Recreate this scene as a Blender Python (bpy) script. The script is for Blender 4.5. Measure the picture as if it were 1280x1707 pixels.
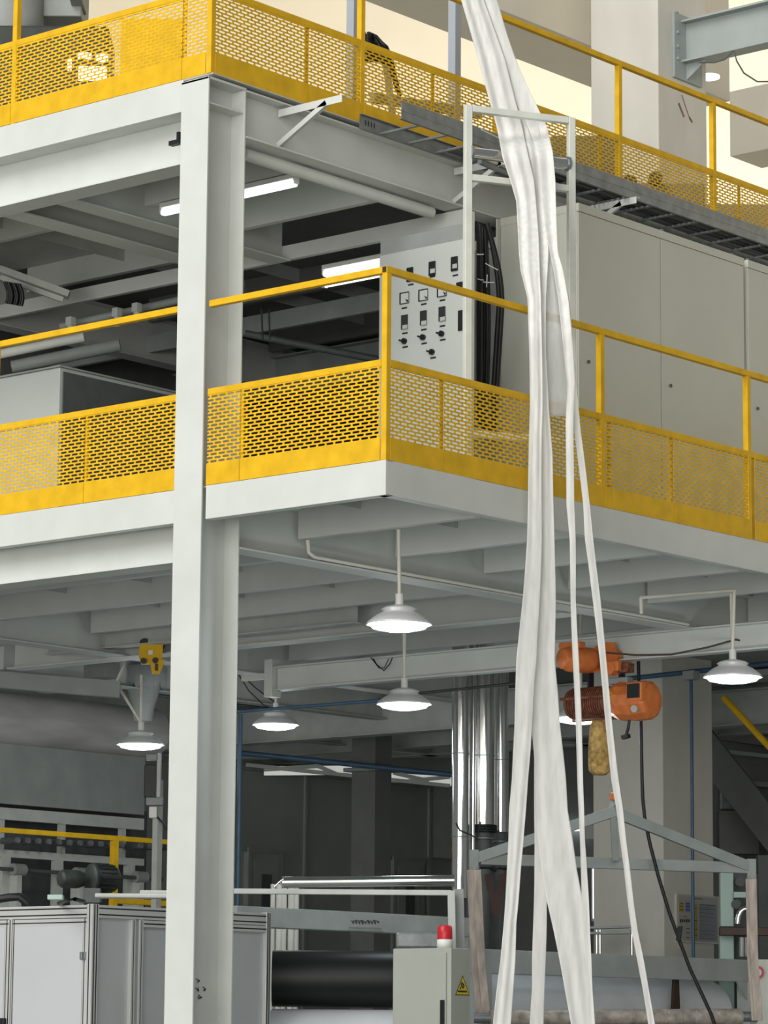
import bpy, math, random
import numpy as np
from mathutils import Vector
random.seed(7)
for o in list(bpy.data.objects): bpy.data.objects.remove(o)
scn = bpy.context.scene
col = scn.collection
PI = math.pi

# ------------------------------------------------------------------ camera
YAW, PIT, ROL, FPX = -0.70598599, 0.16386971, 0.00790368, 5286.04
CAM = np.array([12.183, -14.303, 1.6])
cy, sy, cp, sp, cr, sr = math.cos(YAW), math.sin(YAW), math.cos(PIT), math.sin(PIT), math.cos(ROL), math.sin(ROL)
FW = np.array([sy*cp, cy*cp, sp]); r0 = np.array([cy, -sy, 0.0]); u0 = np.cross(r0, FW)
RT = cr*r0 + sr*u0; UP = -sr*r0 + cr*u0
cam = bpy.data.cameras.new('camera'); camo = bpy.data.objects.new('camera', cam); col.objects.link(camo)
from mathutils import Matrix
camo.matrix_world = Matrix(((RT[0], UP[0], -FW[0], CAM[0]), (RT[1], UP[1], -FW[1], CAM[1]), (RT[2], UP[2], -FW[2], CAM[2]), (0, 0, 0, 1)))
cam.sensor_fit = 'HORIZONTAL'; cam.sensor_width = 36.0; cam.lens = FPX*36.0/1280.0
cam.clip_end = 300
scn.camera = camo

def ray(x, y): return FW + RT*(x-640)/FPX - UP*(y-853.5)/FPX
def onX(x, y, v): D = ray(x, y); return CAM + D*(v-CAM[0])/D[0]
def onZ(x, y, v): D = ray(x, y); return CAM + D*(v-CAM[2])/D[2]
def onY(x, y, v): D = ray(x, y); return CAM + D*(v-CAM[1])/D[1]
def dp(x, y, d): return CAM + ray(x, y)*d

# ------------------------------------------------------------------ light
w = bpy.data.worlds.new('world'); scn.world = w; w.use_nodes = True
w.node_tree.nodes['Background'].inputs[0].default_value = (0.93, 0.97, 1.0, 1)
w.node_tree.nodes['Background'].inputs[1].default_value = 0.19
def sun(name, direction, strength, angle, color=(1, 1, 1)):
    l = bpy.data.lights.new(name, 'SUN'); l.energy = strength; l.angle = math.radians(angle); l.color = color
    o = bpy.data.objects.new(name, l); col.objects.link(o)
    o.rotation_euler = Vector(direction).to_track_quat('-Z', 'Y').to_euler(); return o
sun('daylight_from_doors', (0.12, 0.76, -0.64), 2.6, 38, (1.0, 0.99, 0.96))
sun('side_fill', (-0.54, 0.84, -0.03), 1.55, 46, (1.0, 0.97, 0.90))  # added fill lamp for side faces and below the decks; no window built
sun('upward_fill', (-0.30, 0.93, 0.17), 0.55, 28, (1.0, 0.98, 0.94))  # added fill lamp shining up at the undersides; no such source built
def area(name, loc, direction, sx, sy_, power, color=(1, 1, 1)):
    l = bpy.data.lights.new(name, 'AREA'); l.shape = 'RECTANGLE'; l.size = sx; l.size_y = sy_; l.energy = power; l.color = color
    o = bpy.data.objects.new(name, l); col.objects.link(o); o.location = loc
    o.rotation_euler = Vector(direction).to_track_quat('-Z', 'Y').to_euler(); return o
area('back_wall_fill', (-10.5, 13.0, 15.2), (-0.1, 1.0, 0.10), 11, 3, 1650, (1.0, 0.98, 0.93))  # added lamp that brightens the back wall; the roof has no opening here
scn.view_settings.view_transform = 'Standard'; scn.view_settings.look = 'None'
scn.view_settings.exposure = 0.0; scn.view_settings.gamma = 1.0; scn.view_settings.use_curve_mapping = False

# ------------------------------------------------------------------ materials
def mat(name, rgb, rough=0.5, metal=0.0, noise=0.06, scale=6.0, emit=None, bump=0.0, stretch=None, spec=0.4, alpha=None, trans=None):
    m = bpy.data.materials.new(name); m.use_nodes = True; nt = m.node_tree; b = nt.nodes['Principled BSDF']
    b.inputs['Roughness'].default_value = rough; b.inputs['Metallic'].default_value = metal
    b.inputs['Specular IOR Level'].default_value = spec
    if noise:
        tc = nt.nodes.new('ShaderNodeTexCoord'); mp = nt.nodes.new('ShaderNodeMapping')
        if stretch: mp.inputs['Scale'].default_value = stretch
        nt.links.new(tc.outputs['Object'], mp.inputs['Vector'])
        n = nt.nodes.new('ShaderNodeTexNoise'); n.inputs['Scale'].default_value = scale; n.inputs['Detail'].default_value = 5
        nt.links.new(mp.outputs['Vector'], n.inputs['Vector'])
        r = nt.nodes.new('ShaderNodeValToRGB'); r.color_ramp.elements[0].position = 0.3; r.color_ramp.elements[1].position = 0.72
        lo = [max(0, c*(1-noise*1.6)) for c in rgb]; hi = [min(1, c*(1+noise)) for c in rgb]
        r.color_ramp.elements[0].color = (*lo, 1); r.color_ramp.elements[1].color = (*hi, 1)
        nt.links.new(n.outputs['Fac'], r.inputs['Fac']); nt.links.new(r.outputs['Color'], b.inputs['Base Color'])
        if bump:
            bp = nt.nodes.new('ShaderNodeBump'); bp.inputs['Strength'].default_value = bump; bp.inputs['Distance'].default_value = 0.02
            nt.links.new(n.outputs['Fac'], bp.inputs['Height']); nt.links.new(bp.outputs['Normal'], b.inputs['Normal'])
    else: b.inputs['Base Color'].default_value = (*rgb, 1)
    if emit: b.inputs['Emission Color'].default_value = (*emit[0], 1); b.inputs['Emission Strength'].default_value = emit[1]
    if alpha is not None: b.inputs['Alpha'].default_value = alpha
    if trans is not None:
        b.inputs['Transmission Weight'].default_value = trans
    return m
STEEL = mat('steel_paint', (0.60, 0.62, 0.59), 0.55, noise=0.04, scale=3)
STEELD = mat('steel_paint_darker', (0.50, 0.52, 0.49), 0.6, noise=0.07, scale=5)  # darker tone of the steel paint
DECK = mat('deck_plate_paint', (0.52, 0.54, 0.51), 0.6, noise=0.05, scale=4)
YEL = mat('yellow_paint', (0.73, 0.43, 0.014), 0.5, noise=0.09, scale=9, spec=0.2)
CAB = mat('cabinet_paint', (0.50, 0.51, 0.45), 0.4, noise=0.03, scale=2)
CABW = mat('board_paint', (0.50, 0.53, 0.51), 0.35, noise=0.02, scale=2)
FRAMEP = mat('frame_paint', (0.66, 0.68, 0.62), 0.4, noise=0.05, scale=8)
CREAM = mat('cream_plaster', (0.86, 0.78, 0.62), 0.9, noise=0.02, scale=1)
CONC = mat('column_plaster', (0.64, 0.62, 0.56), 0.85, noise=0.06, scale=2, stretch=(1, 1, 0.5))
DARKW = mat('partition_paint', (0.32, 0.34, 0.315), 0.7, noise=0.05, scale=2)
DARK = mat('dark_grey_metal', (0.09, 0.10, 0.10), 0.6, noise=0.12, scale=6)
MID = mat('machine_grey', (0.30, 0.32, 0.31), 0.6, noise=0.08, scale=4)
GREEN = mat('machine_green_grey', (0.44, 0.47, 0.455), 0.5, noise=0.08, scale=5)
MINT = mat('pale_green_paint', (0.42, 0.56, 0.50), 0.5, noise=0.05, scale=3)
BLACK = mat('black_rubber', (0.012, 0.012, 0.014), 0.45, noise=0.2, scale=8)
ALU = mat('aluminium_profile', (0.78, 0.78, 0.76), 0.35, metal=0.55, noise=0.03, scale=3)
GALV = mat('galvanised_steel', (0.24, 0.26, 0.265), 0.45, metal=0.5, noise=0.15, scale=12)
CHROME = mat('polished_cladding', (0.80, 0.79, 0.77), 0.13, metal=1.0, noise=0.03, scale=2, bump=0.06, stretch=(3, 3, 0.6))
PANELW = mat('enclosure_panel', (0.49, 0.51, 0.52), 0.3, noise=0.03, scale=1.2)
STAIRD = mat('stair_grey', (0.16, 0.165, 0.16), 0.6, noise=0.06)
CABL = mat('switch_cabinet_paint', (0.37, 0.39, 0.345), 0.4, noise=0.03, scale=3)
LIFT = mat('lifting_frame_paint', (0.28, 0.31, 0.30), 0.5, noise=0.08, scale=6)
BEAMG = mat('beam_grey_green', (0.34, 0.38, 0.37), 0.55, noise=0.05, scale=3)
REFLECT = mat('reflection_paint', (0.85, 0.85, 0.80), 0.3, noise=0.12, scale=20, stretch=(3, 3, 0.2))  # reflected light put into a pale streaky colour
STAIN = mat('brown_stain', (0.22, 0.16, 0.12), 0.9, noise=0.2)
BLUE = mat('blue_pipe_paint', (0.05, 0.11, 0.19), 0.4, noise=0.1, scale=8)
BLUEG = mat('blue_grey_paint', (0.36, 0.39, 0.44), 0.45, noise=0.04, scale=4)
ORANGE = mat('orange_paint', (0.72, 0.20, 0.05), 0.42, noise=0.12, scale=14)
RUST = mat('rusty_rope_drum', (0.22, 0.075, 0.04), 0.7, noise=0.4, scale=30)
SACK = mat('tan_sack_cloth', (0.55, 0.36, 0.12), 0.9, noise=0.35, scale=22, bump=0.6)
RED = mat('red_plastic', (0.55, 0.02, 0.03), 0.3, noise=0.05, scale=6)
WHITEP = mat('white_plastic', (0.72, 0.72, 0.68), 0.4, noise=0.04, scale=5)
PVC = mat('pvc_conduit', (0.74, 0.71, 0.62), 0.4, noise=0.05, scale=6)
DUCT = mat('duct_insulation', (0.46, 0.445, 0.44), 0.38, noise=0.18, scale=3, bump=0.35, stretch=(1, 0.4, 2))
SHADE = mat('lamp_aluminium', (0.75, 0.76, 0.77), 0.35, metal=0.2, noise=0.03)
GLOW = mat('lamp_diffuser', (0.9, 0.95, 1), 0.4, noise=0, emit=((0.88, 0.97, 1.0), 6.0))
TUBE = mat('fluorescent_tube', (0.9, 0.95, 1), 0.4, noise=0, emit=((0.86, 0.93, 1.0), 2.2))
WINGLOW = mat('lit_window', (0.9, 0.95, 1), 0.4, noise=0, emit=((0.95, 0.98, 1.0), 2.2))
CEILGLOW = mat('far_ceiling_glow', (0.6, 0.6, 0.56), 0.5, noise=0, emit=((0.95, 0.96, 0.90), 0.42))  # glow standing in for a lit ceiling far behind
ROLLW = mat('white_film_roll', (0.72, 0.75, 0.78), 0.35, noise=0.06, scale=3)
ROLLB = mat('black_film_roll', (0.010, 0.011, 0.012), 0.42, noise=0.1, scale=3)
WRAP = mat('wrapped_roller', (0.42, 0.37, 0.32), 0.35, noise=0.3, scale=12, bump=0.5)
STRAP = mat('clear_tape_strap', (0.55, 0.47, 0.41), 0.18, noise=0.2, scale=7, stretch=(3, 3, 0.6))
MOTOR = mat('motor_dark_green', (0.028, 0.036, 0.032), 0.5, noise=0.25, scale=10)
INK = mat('black_ink', (0.02, 0.02, 0.02), 0.6, noise=0)
GLASSD = mat('dark_display', (0.03, 0.035, 0.035), 0.15, noise=0)
PAPER = mat('notice_paper', (0.42, 0.40, 0.36), 0.5, noise=0)
SIGNY = mat('sign_yellow', (0.62, 0.50, 0.03), 0.4, noise=0)
NYEL = mat('notice_yellow', (0.42, 0.30, 0.06), 0.5, noise=0)
NBLUE = mat('notice_blue', (0.16, 0.22, 0.42), 0.5, noise=0)
NGREY = mat('notice_grey_blue', (0.28, 0.29, 0.33), 0.5, noise=0)
FLOORM = mat('floor_epoxy', (0.24, 0.26, 0.25), 0.35, noise=0.06, scale=1)
ROOFM = mat('roof_paint', (0.70, 0.66, 0.57), 0.9, noise=0.03, scale=1)
BROWN = mat('brown_belt', (0.06, 0.03, 0.02), 0.5, noise=0.1)
# translucent nonwoven cloth
def cloth_mat(name, rgb, a):
    m = bpy.data.materials.new(name); m.use_nodes = True; nt = m.node_tree; nt.nodes.clear()
    out = nt.nodes.new('ShaderNodeOutputMaterial'); d = nt.nodes.new('ShaderNodeBsdfDiffuse'); t = nt.nodes.new('ShaderNodeBsdfTranslucent')
    tp = nt.nodes.new('ShaderNodeBsdfTransparent'); m1 = nt.nodes.new('ShaderNodeMixShader'); m2 = nt.nodes.new('ShaderNodeMixShader')
    tc = nt.nodes.new('ShaderNodeTexCoord'); mp = nt.nodes.new('ShaderNodeMapping'); mp.inputs['Scale'].default_value = (9, 9, 1.2)
    n = nt.nodes.new('ShaderNodeTexNoise'); n.inputs['Scale'].default_value = 4; n.inputs['Detail'].default_value = 6
    r = nt.nodes.new('ShaderNodeValToRGB'); r.color_ramp.elements[0].color = (*[c*0.88 for c in rgb], 1); r.color_ramp.elements[1].color = (*rgb, 1)
    r.color_ramp.elements[0].position = 0.3; r.color_ramp.elements[1].position = 0.6
    nt.links.new(tc.outputs['Object'], mp.inputs[0]); nt.links.new(mp.outputs[0], n.inputs['Vector']); nt.links.new(n.outputs['Fac'], r.inputs[0])
    nt.links.new(r.outputs[0], d.inputs[0]); nt.links.new(r.outputs[0], t.inputs[0])
    m1.inputs[0].default_value = 0.25; nt.links.new(d.outputs[0], m1.inputs[1]); nt.links.new(t.outputs[0], m1.inputs[2])
    m2.inputs[0].default_value = a; nt.links.new(tp.outputs[0], m2.inputs[1]); nt.links.new(m1.outputs[0], m2.inputs[2])
    nt.links.new(m2.outputs[0], out.inputs[0]); return m
CLOTH = cloth_mat('nonwoven_cloth', (0.86, 0.86, 0.835), 0.96)
FILM = cloth_mat('sheer_nonwoven_film', (0.70, 0.72, 0.72), 0.42)

# ------------------------------------------------------------------ builders
class MB:
    def __init__(s): s.v = []; s.f = []; s.sm = []
    def add(s, vs, fs, smooth=False):
        b = len(s.v); s.v += [tuple(map(float, p)) for p in vs]; s.f += [tuple(b+i for i in f) for f in fs]; s.sm += [smooth]*len(fs); return s
    def box(s, x0, x1, y0, y1, z0, z1):
        if x0 > x1: x0, x1 = x1, x0
        if y0 > y1: y0, y1 = y1, y0
        if z0 > z1: z0, z1 = z1, z0
        return s.add([(x0,y0,z0),(x1,y0,z0),(x1,y1,z0),(x0,y1,z0),(x0,y0,z1),(x1,y0,z1),(x1,y1,z1),(x0,y1,z1)],
                     [(3,2,1,0),(4,5,6,7),(0,1,5,4),(1,2,6,5),(2,3,7,6),(3,0,4,7)])
    def obox(s, c, a, b, d):      # centre and three half vectors
        c, a, b, d = map(np.array, (c, a, b, d))
        if np.dot(np.cross(a, b), d) < 0: a = -a
        P = [c-a-b-d, c+a-b-d, c+a+b-d, c-a+b-d, c-a-b+d, c+a-b+d, c+a+b+d, c-a+b+d]
        return s.add(P, [(3,2,1,0),(4,5,6,7),(0,1,5,4),(1,2,6,5),(2,3,7,6),(3,0,4,7)])
    def bar(s, p, q, wd, ht, up=(0, 0, 1)):   # rectangular bar from p to q
        p, q, up = np.array(p, float), np.array(q, float), np.array(up, float)
        d = q-p; L = np.linalg.norm(d); d = d/L; sd = np.cross(d, up); sd /= np.linalg.norm(sd); u = np.cross(sd, d)
        return s.obox((p+q)/2, d*L/2, sd*wd/2, u*ht/2)
    def cyl(s, p, q, r, n=16, r2=None, caps=True):
        p, q = np.array(p, float), np.array(q, float); r2 = r if r2 is None else r2
        d = (q-p)/np.linalg.norm(q-p); a = np.cross(d, (0, 0, 1) if abs(d[2]) < .9 else (1, 0, 0)); a /= np.linalg.norm(a); b = np.cross(d, a)
        ring = lambda c, rr: [c + rr*(a*math.cos(2*PI*i/n)+b*math.sin(2*PI*i/n)) for i in range(n)]
        s.add(ring(p, r)+ring(q, r2), [(i, (i+1) % n, n+(i+1) % n, n+i) for i in range(n)], True)
        if caps:
            s.add(ring(p, r), [tuple(range(n))[::-1]]); s.add(ring(q, r2), [tuple(range(n))])
        return s
    def tube(s, pts, r, n=10):
        P = [np.array(p, float) for p in pts]; rings = []; prev = None
        for i, p in enumerate(P):
            d = P[min(i+1, len(P)-1)]-P[max(i-1, 0)]; d /= np.linalg.norm(d)
            a = prev - d*np.dot(prev, d) if prev is not None else np.cross(d, (0.31, 0.17, 0.93))
            if np.linalg.norm(a) < 1e-6: a = np.cross(d, (1, 0.2, 0))
            a /= np.linalg.norm(a); prev = a; b = np.cross(d, a)
            rings += [p + r*(a*math.cos(2*PI*k/n)+b*math.sin(2*PI*k/n)) for k in range(n)]
        fs = [(i*n+k, i*n+(k+1) % n, (i+1)*n+(k+1) % n, (i+1)*n+k) for i in range(len(P)-1) for k in range(n)]
        s.add(rings, fs, True); m = (len(P)-1)*n
        s.add(rings[:n], [tuple(range(n))[::-1]]); s.add(rings[m:m+n], [tuple(range(n))]); return s
    def lathe(s, prof, o, n=32, axis=(0, 0, 1)):   # prof = (radius, height) list
        o = np.array(o, float); d = np.array(axis, float); d /= np.linalg.norm(d)
        a = np.cross(d, (0, 0, 1) if abs(d[2]) < .9 else (1, 0, 0)); a /= np.linalg.norm(a); b = np.cross(d, a); vs = []
        for r, h in prof: vs += [o + d*h + r*(a*math.cos(2*PI*i/n)+b*math.sin(2*PI*i/n)) for i in range(n)]
        return s.add(vs, [(j*n+i, j*n+(i+1) % n, (j+1)*n+(i+1) % n, (j+1)*n+i) for j in range(len(prof)-1) for i in range(n)], True)
    def prism(s, out, o, ax, ay, az):   # outline [(a,b)] in plane ax,ay extruded by az
        o, ax, ay, az = map(lambda t: np.array(t, float), (o, ax, ay, az)); n = len(out)
        lo = [o+ax*a+ay*b for a, b in out]; hi = [p+az for p in lo]
        return s.add(lo+hi, [tuple(range(n))[::-1], tuple(range(n, 2*n))]+[(i, (i+1) % n, n+(i+1) % n, n+i) for i in range(n)])
    def build(s, name, m, parent=None, base=None, bevel=0.0, label=None):
        if base is None:
            if parent is not None: base = parent['_b']
            else:
                a = np.array(s.v); base = [float((a[:, 0].min()+a[:, 0].max())/2), float((a[:, 1].min()+a[:, 1].max())/2), float(a[:, 2].min())]
        me = bpy.data.meshes.new(name)
        me.from_pydata([(p[0]-base[0], p[1]-base[1], p[2]-base[2]) for p in s.v], [], s.f)
        me.polygons.foreach_set('use_smooth', s.sm); me.materials.append(m); me.update()
        o = bpy.data.objects.new(name, me); col.objects.link(o); o['_b'] = list(map(float, base))
        if parent is not None: o.parent = parent
        else: o.location = base
        if bevel:
            b = o.modifiers.new('bevel', 'BEVEL'); b.width = bevel; b.segments = 2; b.limit_method = 'ANGLE'
        if label: o['label'] = label
        return o
def tag(o, label, cat, group=None, kind=None):
    o['label'] = label; o['category'] = cat
    if group: o['group'] = group
    if kind: o['kind'] = kind
    return o
def thing(name, loc, label, cat, group=None):
    o = bpy.data.objects.new(name, None); col.objects.link(o); o.location = [float(c) for c in loc]; o['_b'] = [float(c) for c in loc]
    o.empty_display_size = 0.1
    return tag(o, label, cat, group)
def struct(o): o['kind'] = 'structure'; return o
def copy_tree(o, parent=None):
    c = o.copy(); col.objects.link(c); c.parent = parent
    for ch in [x for x in bpy.data.objects if x.parent == o]: copy_tree(ch, c)
    return c

# ------------------------------------------------------------------ hall shell
ZU, ZL = 7.742, 5.027                      # top of the upper and the lower deck
struct(MB().box(-45, 30, -17.5, 45, -0.2, 0).build('floor', FLOORM))
struct(MB().box(-45, 20, 27, 27.3, 0, 26).build('wall_back', CREAM))
struct(MB().box(-45, -44.7, -5, 27, 0, 26).build('wall_left', CREAM))
struct(MB().box(-45, 20, 10.4, 27.3, 26, 26.4).build('ceiling', ROOFM))
CXc, CYc = -4.67, 9.42
p = onY(985, 200, CYc); q = onX(1178, 200, CXc)
c = thing('building_column', ((p[0]+CXc)/2, (CYc+q[1])/2, 0), 'broad plastered building column rising behind the platform at the upper right', 'column')
MB().box(p[0], CXc, CYc, q[1], 0, 26).build('shaft', CONC, c, bevel=0.01)
COLX0, COLY1 = p[0], q[1]
m = MB()
for (x0, y0, x1, y1, w_) in ((1131, 172, 1140, 195, 0.03), (1136, 158, 1150, 200, 0.012), (1149, 196, 1154, 204, 0.025), (1128, 20, 1132, 45, 0.05), (1140, 30, 1143, 44, 0.03)):
    m.bar(onX(x0, y0, CXc+0.001), onX(x1, y1, CXc+0.001), 0.002, w_, up=(0, 1, 0.05))
m.build('scuff_mark', STAIN, c, label='brown scuff marks on the side face')
# deep roof beams: one running away from the camera left of the column, one crossing behind it
struct(MB().box(-7.13, -6.28, 2.0, 13.0, 11.5, 19).build('trim_1', ROOFM))
xb0 = onY(1230, 150, 13.0)[2]; xb1 = onY(1230, 258, 13.0)[2]
struct(MB().box(-6.28, 8.0, 13.0, 13.6, xb1, xb0).build('trim_4', ROOFM))
struct(MB().box(-34, 14, 15.9, 16.2, 0, 5.1).build('wall_under_back', DARKW))
struct(MB().box(-34, 14, 9.0, 16.2, 5.1, 5.2).build('ceiling_under', DARKW))
# ------------------------------------------------------------------ main H column
XR, XLc = -1.513, -1.757
c = thing('steel_column', (-1.635, 0.16, 0), 'tall pale grey H-section steel column in the foreground carrying both platform corners', 'column')
f = MB().box(XLc, XR, -0.018, -0.004, 0, 7.715).build('front_flange', STEEL, c, bevel=0.003)
MB().box(-1.640, -1.630, -0.004, 0.326, 0, 7.70).build('web', STEEL, c)
MB().box(XLc, XR, 0.326, 0.340, 0, 7.70).build('rear_flange', STEEL, c, bevel=0.003)
MB().box(XLc, XR, -0.018, 0.340, 7.70, 7.716).build('cap_plate', STEEL, c)
m = MB()
for zz in (4.60, 4.93, 7.20, 7.54): m.box(-1.630, XR-0.01, -0.004, 0.326, zz, zz+0.01) if zz in (7.54,) else m.box(XLc+0.01, -1.640, -0.004, 0.326, zz, zz+0.01)
m.build('stiffener_plate', STEEL, c)
# marker scribbles on the web
m = MB()
def stroke(pts, wd=0.004):
    for a, b in zip(pts[:-1], pts[1:]):
        A = onX(a[0], a[1], -1.626); B = onX(b[0], b[1], -1.626)
        m.bar(A, B, 0.002, wd, up=(0, 0.6, 0.8) if abs(a[0]-b[0]) < 1 else (0, 0, 1))
for s_ in ([(327, 1632), (333, 1635), (329, 1638)], [(326, 1647), (332, 1651)], [(331, 1646), (329, 1650), (331, 1653)], [(338, 1645), (343, 1649), (339, 1651)],
           [(341, 1652), (343, 1648)], [(331, 1658), (336, 1664)], [(331, 1665), (337, 1662)], [(330, 1661), (332, 1665)]):
    stroke(s_, 0.005)
m.build('marker_scribble', INK, c, label='small black marker scribbles near the foot of the web')
# black cable clip on the left edge near the top
P = onY(303, 232, 0.0)
MB().box(P[0]-0.10, P[0]-0.01, -0.02, 0.02, P[2]-0.03, P[2]+0.0).add([], []).box(P[0]-0.02, P[0]-0.0, -0.03, 0.02, P[2]-0.03, P[2]+0.045).build('cable_clip', BLACK, c, label='small black bracket on the left edge')

# ------------------------------------------------------------------ platform steelwork
def channel_x(name, x0, x1, y, z0, z1, label, group=None, mt=STEEL, fl=0.07, t=0.008, bev=0.003):
    m = MB().box(x0, x1, y, y+t, z0, z1).box(x0, x1, y+t, y+fl, z0, z0+t).box(x0, x1, y+t, y+fl, z1-t, z1)
    return tag(m.build(name, mt, bevel=bev), label, 'steel channel', group)
def channel_y(name, y0, y1, x, z0, z1, label, group=None, mt=STEEL, fl=0.07, t=0.008):
    m = MB().box(x-t, x, y0, y1, z0, z1).box(x-fl, x-t, y0, y1, z0, z0+t).box(x-fl, x-t, y0, y1, z1-t, z1)
    return tag(m.build(name, mt, bevel=0.003), label, 'steel channel', group)
def ibeam(name, p, q, h, wd, label, group=None, t=0.012, tw=0.008, mt=STEEL, end=None, cat='steel beam'):
    """p, q: centre of the underside; horizontal beam along x or y"""
    m = MB(); (x0, y0, z), (x1, y1, _) = p, q
    if abs(x1-x0) > abs(y1-y0):
        m.box(x0, x1, y0-wd/2, y0+wd/2, z, z+t).box(x0, x1, y0-wd/2, y0+wd/2, z+h-t, z+h).box(x0, x1, y0-tw/2, y0+tw/2, z+t, z+h-t)
    else:
        m.box(x0-wd/2, x0+wd/2, y0, y1, z, z+t).box(x0-wd/2, x0+wd/2, y0, y1, z+h-t, z+h).box(x0-tw/2, x0+tw/2, y0, y1, z+t, z+h-t)
    return tag(m.build(name, mt, bevel=0.002), label, cat, group)
channel_x('fascia_channel', -7.6, XLc-0.002, 0, 4.812, ZL, 'bright grey edge channel of the lower platform, left of the steel column')
channel_x('fascia_channel', -1.493, -0.0, 0, 4.812, ZL, 'bright grey edge channel of the lower platform between column and corner')
channel_y('fascia_channel', 0.009, 9.0, 0.0, 4.812, ZL, 'grey edge channel of the lower platform running right from its corner')
channel_x('fascia_channel', -7.6, XLc-0.002, 0, 7.525, ZU, 'bright grey edge channel of the upper platform, left of the steel column')
ibeam('main_beam', (-7.6, 0.17, 7.20), (XLc, 0.17, 7.20), 0.34, 0.20, 'deep steel beam under the upper platform front edge')
ibeam('main_beam', (-7.6, 0.17, 4.573), (XLc, 0.17, 4.573), 0.34, 0.20, 'deep steel beam under the lower platform front edge, left of the column')
ibeam('main_beam', (-1.60, 0.345, 7.383), (-1.60, 9.4, 7.383), 0.322, 0.18, 'deep steel side beam of the upper platform running back to the right')
ibeam('main_beam', (-1.60, 0.345, 4.667), (-1.60, 9.0, 4.667), 0.340, 0.18, 'lower platform beam running back from the column above the pendant lamps')
ibeam('main_beam', (-6.28, 0.28, 4.66), (-6.28, 8.9, 4.66), 0.345, 0.18, 'dark lower platform beam running back at the far left')
ibeam('main_beam', (-7.6, 4.08, 4.648), (-1.70, 4.08, 4.648), 0.345, 0.18, 'cross beam of the lower platform that the second pendant lamp hangs from')
# upper platform inner beams
ibeam('main_beam', (-3.24, 0.275, 7.245), (-3.24, 2.595, 7.245), 0.485, 0.18, 'right one of the two close inner beams under the upper platform left of the column')
ibeam('main_beam', (-3.77, 0.275, 7.245), (-3.77, 2.595, 7.245), 0.485, 0.20, 'left one of the two close inner beams under the upper platform left of the column')
ibeam('main_beam', (-6.4, 0.28, 7.22), (-6.4, 8.6, 7.22), 0.38, 0.17, 'inner beam under the upper platform at the far left edge')
# deck plates
tag(MB().box(-7.6, -0.009, 0.009, 9.0, 5.019, 5.026).build('deck_plate', DECK), 'steel floor plate of the lower platform seen from below', 'platform deck')
tag(MB().box(-7.6, -3.79, 0.009, 2.9, 7.734, 7.7415).build('deck_plate', DECK), 'pale floor plate of the upper deck, front left bay seen from below', 'platform deck')
tag(MB().box(-3.785, -1.50, 0.009, 2.02, 7.734, 7.7415).build('deck_plate', DECK), 'pale floor plate of the upper deck, front right bay seen from below', 'platform deck')
tag(MB().box(-7.6, -3.79, 2.905, 9.0, 7.734, 7.7415).build('deck_plate', STAIRD), 'floor plate of the upper deck, rear left part, darkened for the interior shade', 'platform deck')  # interior shade put into the plate's grey
tag(MB().box(-3.785, -1.50, 2.025, 9.0, 7.734, 7.7415).build('deck_plate', STAIRD), 'floor plate of the upper deck, rear right part, darkened for the interior shade', 'platform deck')  # same shaded grey as the rear left plate
# secondary floor channels (run along x)
def sec(x0, x1, y, ztop, h, g, lab, name='floor_channel', mt=None):
    m = MB().box(x0, x1, y, y+0.007, ztop-h, ztop).box(x0, x1, y+0.007, y+0.06, ztop-h, ztop-h+0.007).box(x0, x1, y+0.007, y+0.06, ztop-0.007, ztop)
    return tag(m.build(name, mt or STEEL, bevel=0.002), lab, 'steel channel', g)
ordn = ['first', 'second', 'third', 'fourth', 'fifth', 'sixth', 'seventh', 'eighth', 'ninth', 'tenth', 'eleventh']
for i, yy in enumerate((0.95, 1.94, 2.90, 3.88, 4.86, 6.2, 7.2)):
    sec(-1.56, -0.075, yy, 5.018, 0.21, 'floor channels under the lower platform walkway', ordn[i]+' floor channel from the corner under the overhanging walkway of the lower platform')
for i, yy in enumerate((1.55, 2.57, 3.60, 5.0, 6.0, 7.0)):
    sec(-6.20, -1.69, yy, 5.018, 0.21, 'floor channels under the main bay of the lower platform', ordn[i]+' floor channel behind the front beam under the main bay of the lower platform')
for i, yy in enumerate((1.55, 2.57, 3.60)):
    sec(-7.6, -6.37, yy, 5.018, 0.21, 'floor channels left of the far left beam', ordn[i]+' floor channel left of the far left beam under the lower platform')
# small stiffening angles under the deck (dark wedges between the channels)
for xx, ys in ((-1.02, (0.95, 1.94, 2.90, 3.88, 4.86, 6.2)), (-2.65, (1.55, 2.57, 3.6)), (-3.57, (1.55, 2.57, 3.6)), (-4.50, (1.55, 2.57, 3.6)), (-5.42, (1.55, 2.57, 3.6))):
    m = MB(); y_prev = 0.08
    for yy in ys:
        m.box(xx-0.004, xx+0.004, y_prev+0.062 if y_prev > 0.1 else y_prev+0.2, yy-0.001, 4.955, 5.017)
        y_prev = yy
    tag(m.build('deck_stiffener', STEELD), 'thin stiffening rib under the lower deck plate, %s' % {(-1.02): 'below the overhanging walkway', (-2.65): 'nearest the column in the main bay', (-3.57): 'second from the column in the main bay', (-4.5): 'third from the column in the main bay', (-5.42): 'nearest the far left beam'}[xx], 'steel rib', 'ribs under the lower deck')
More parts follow.
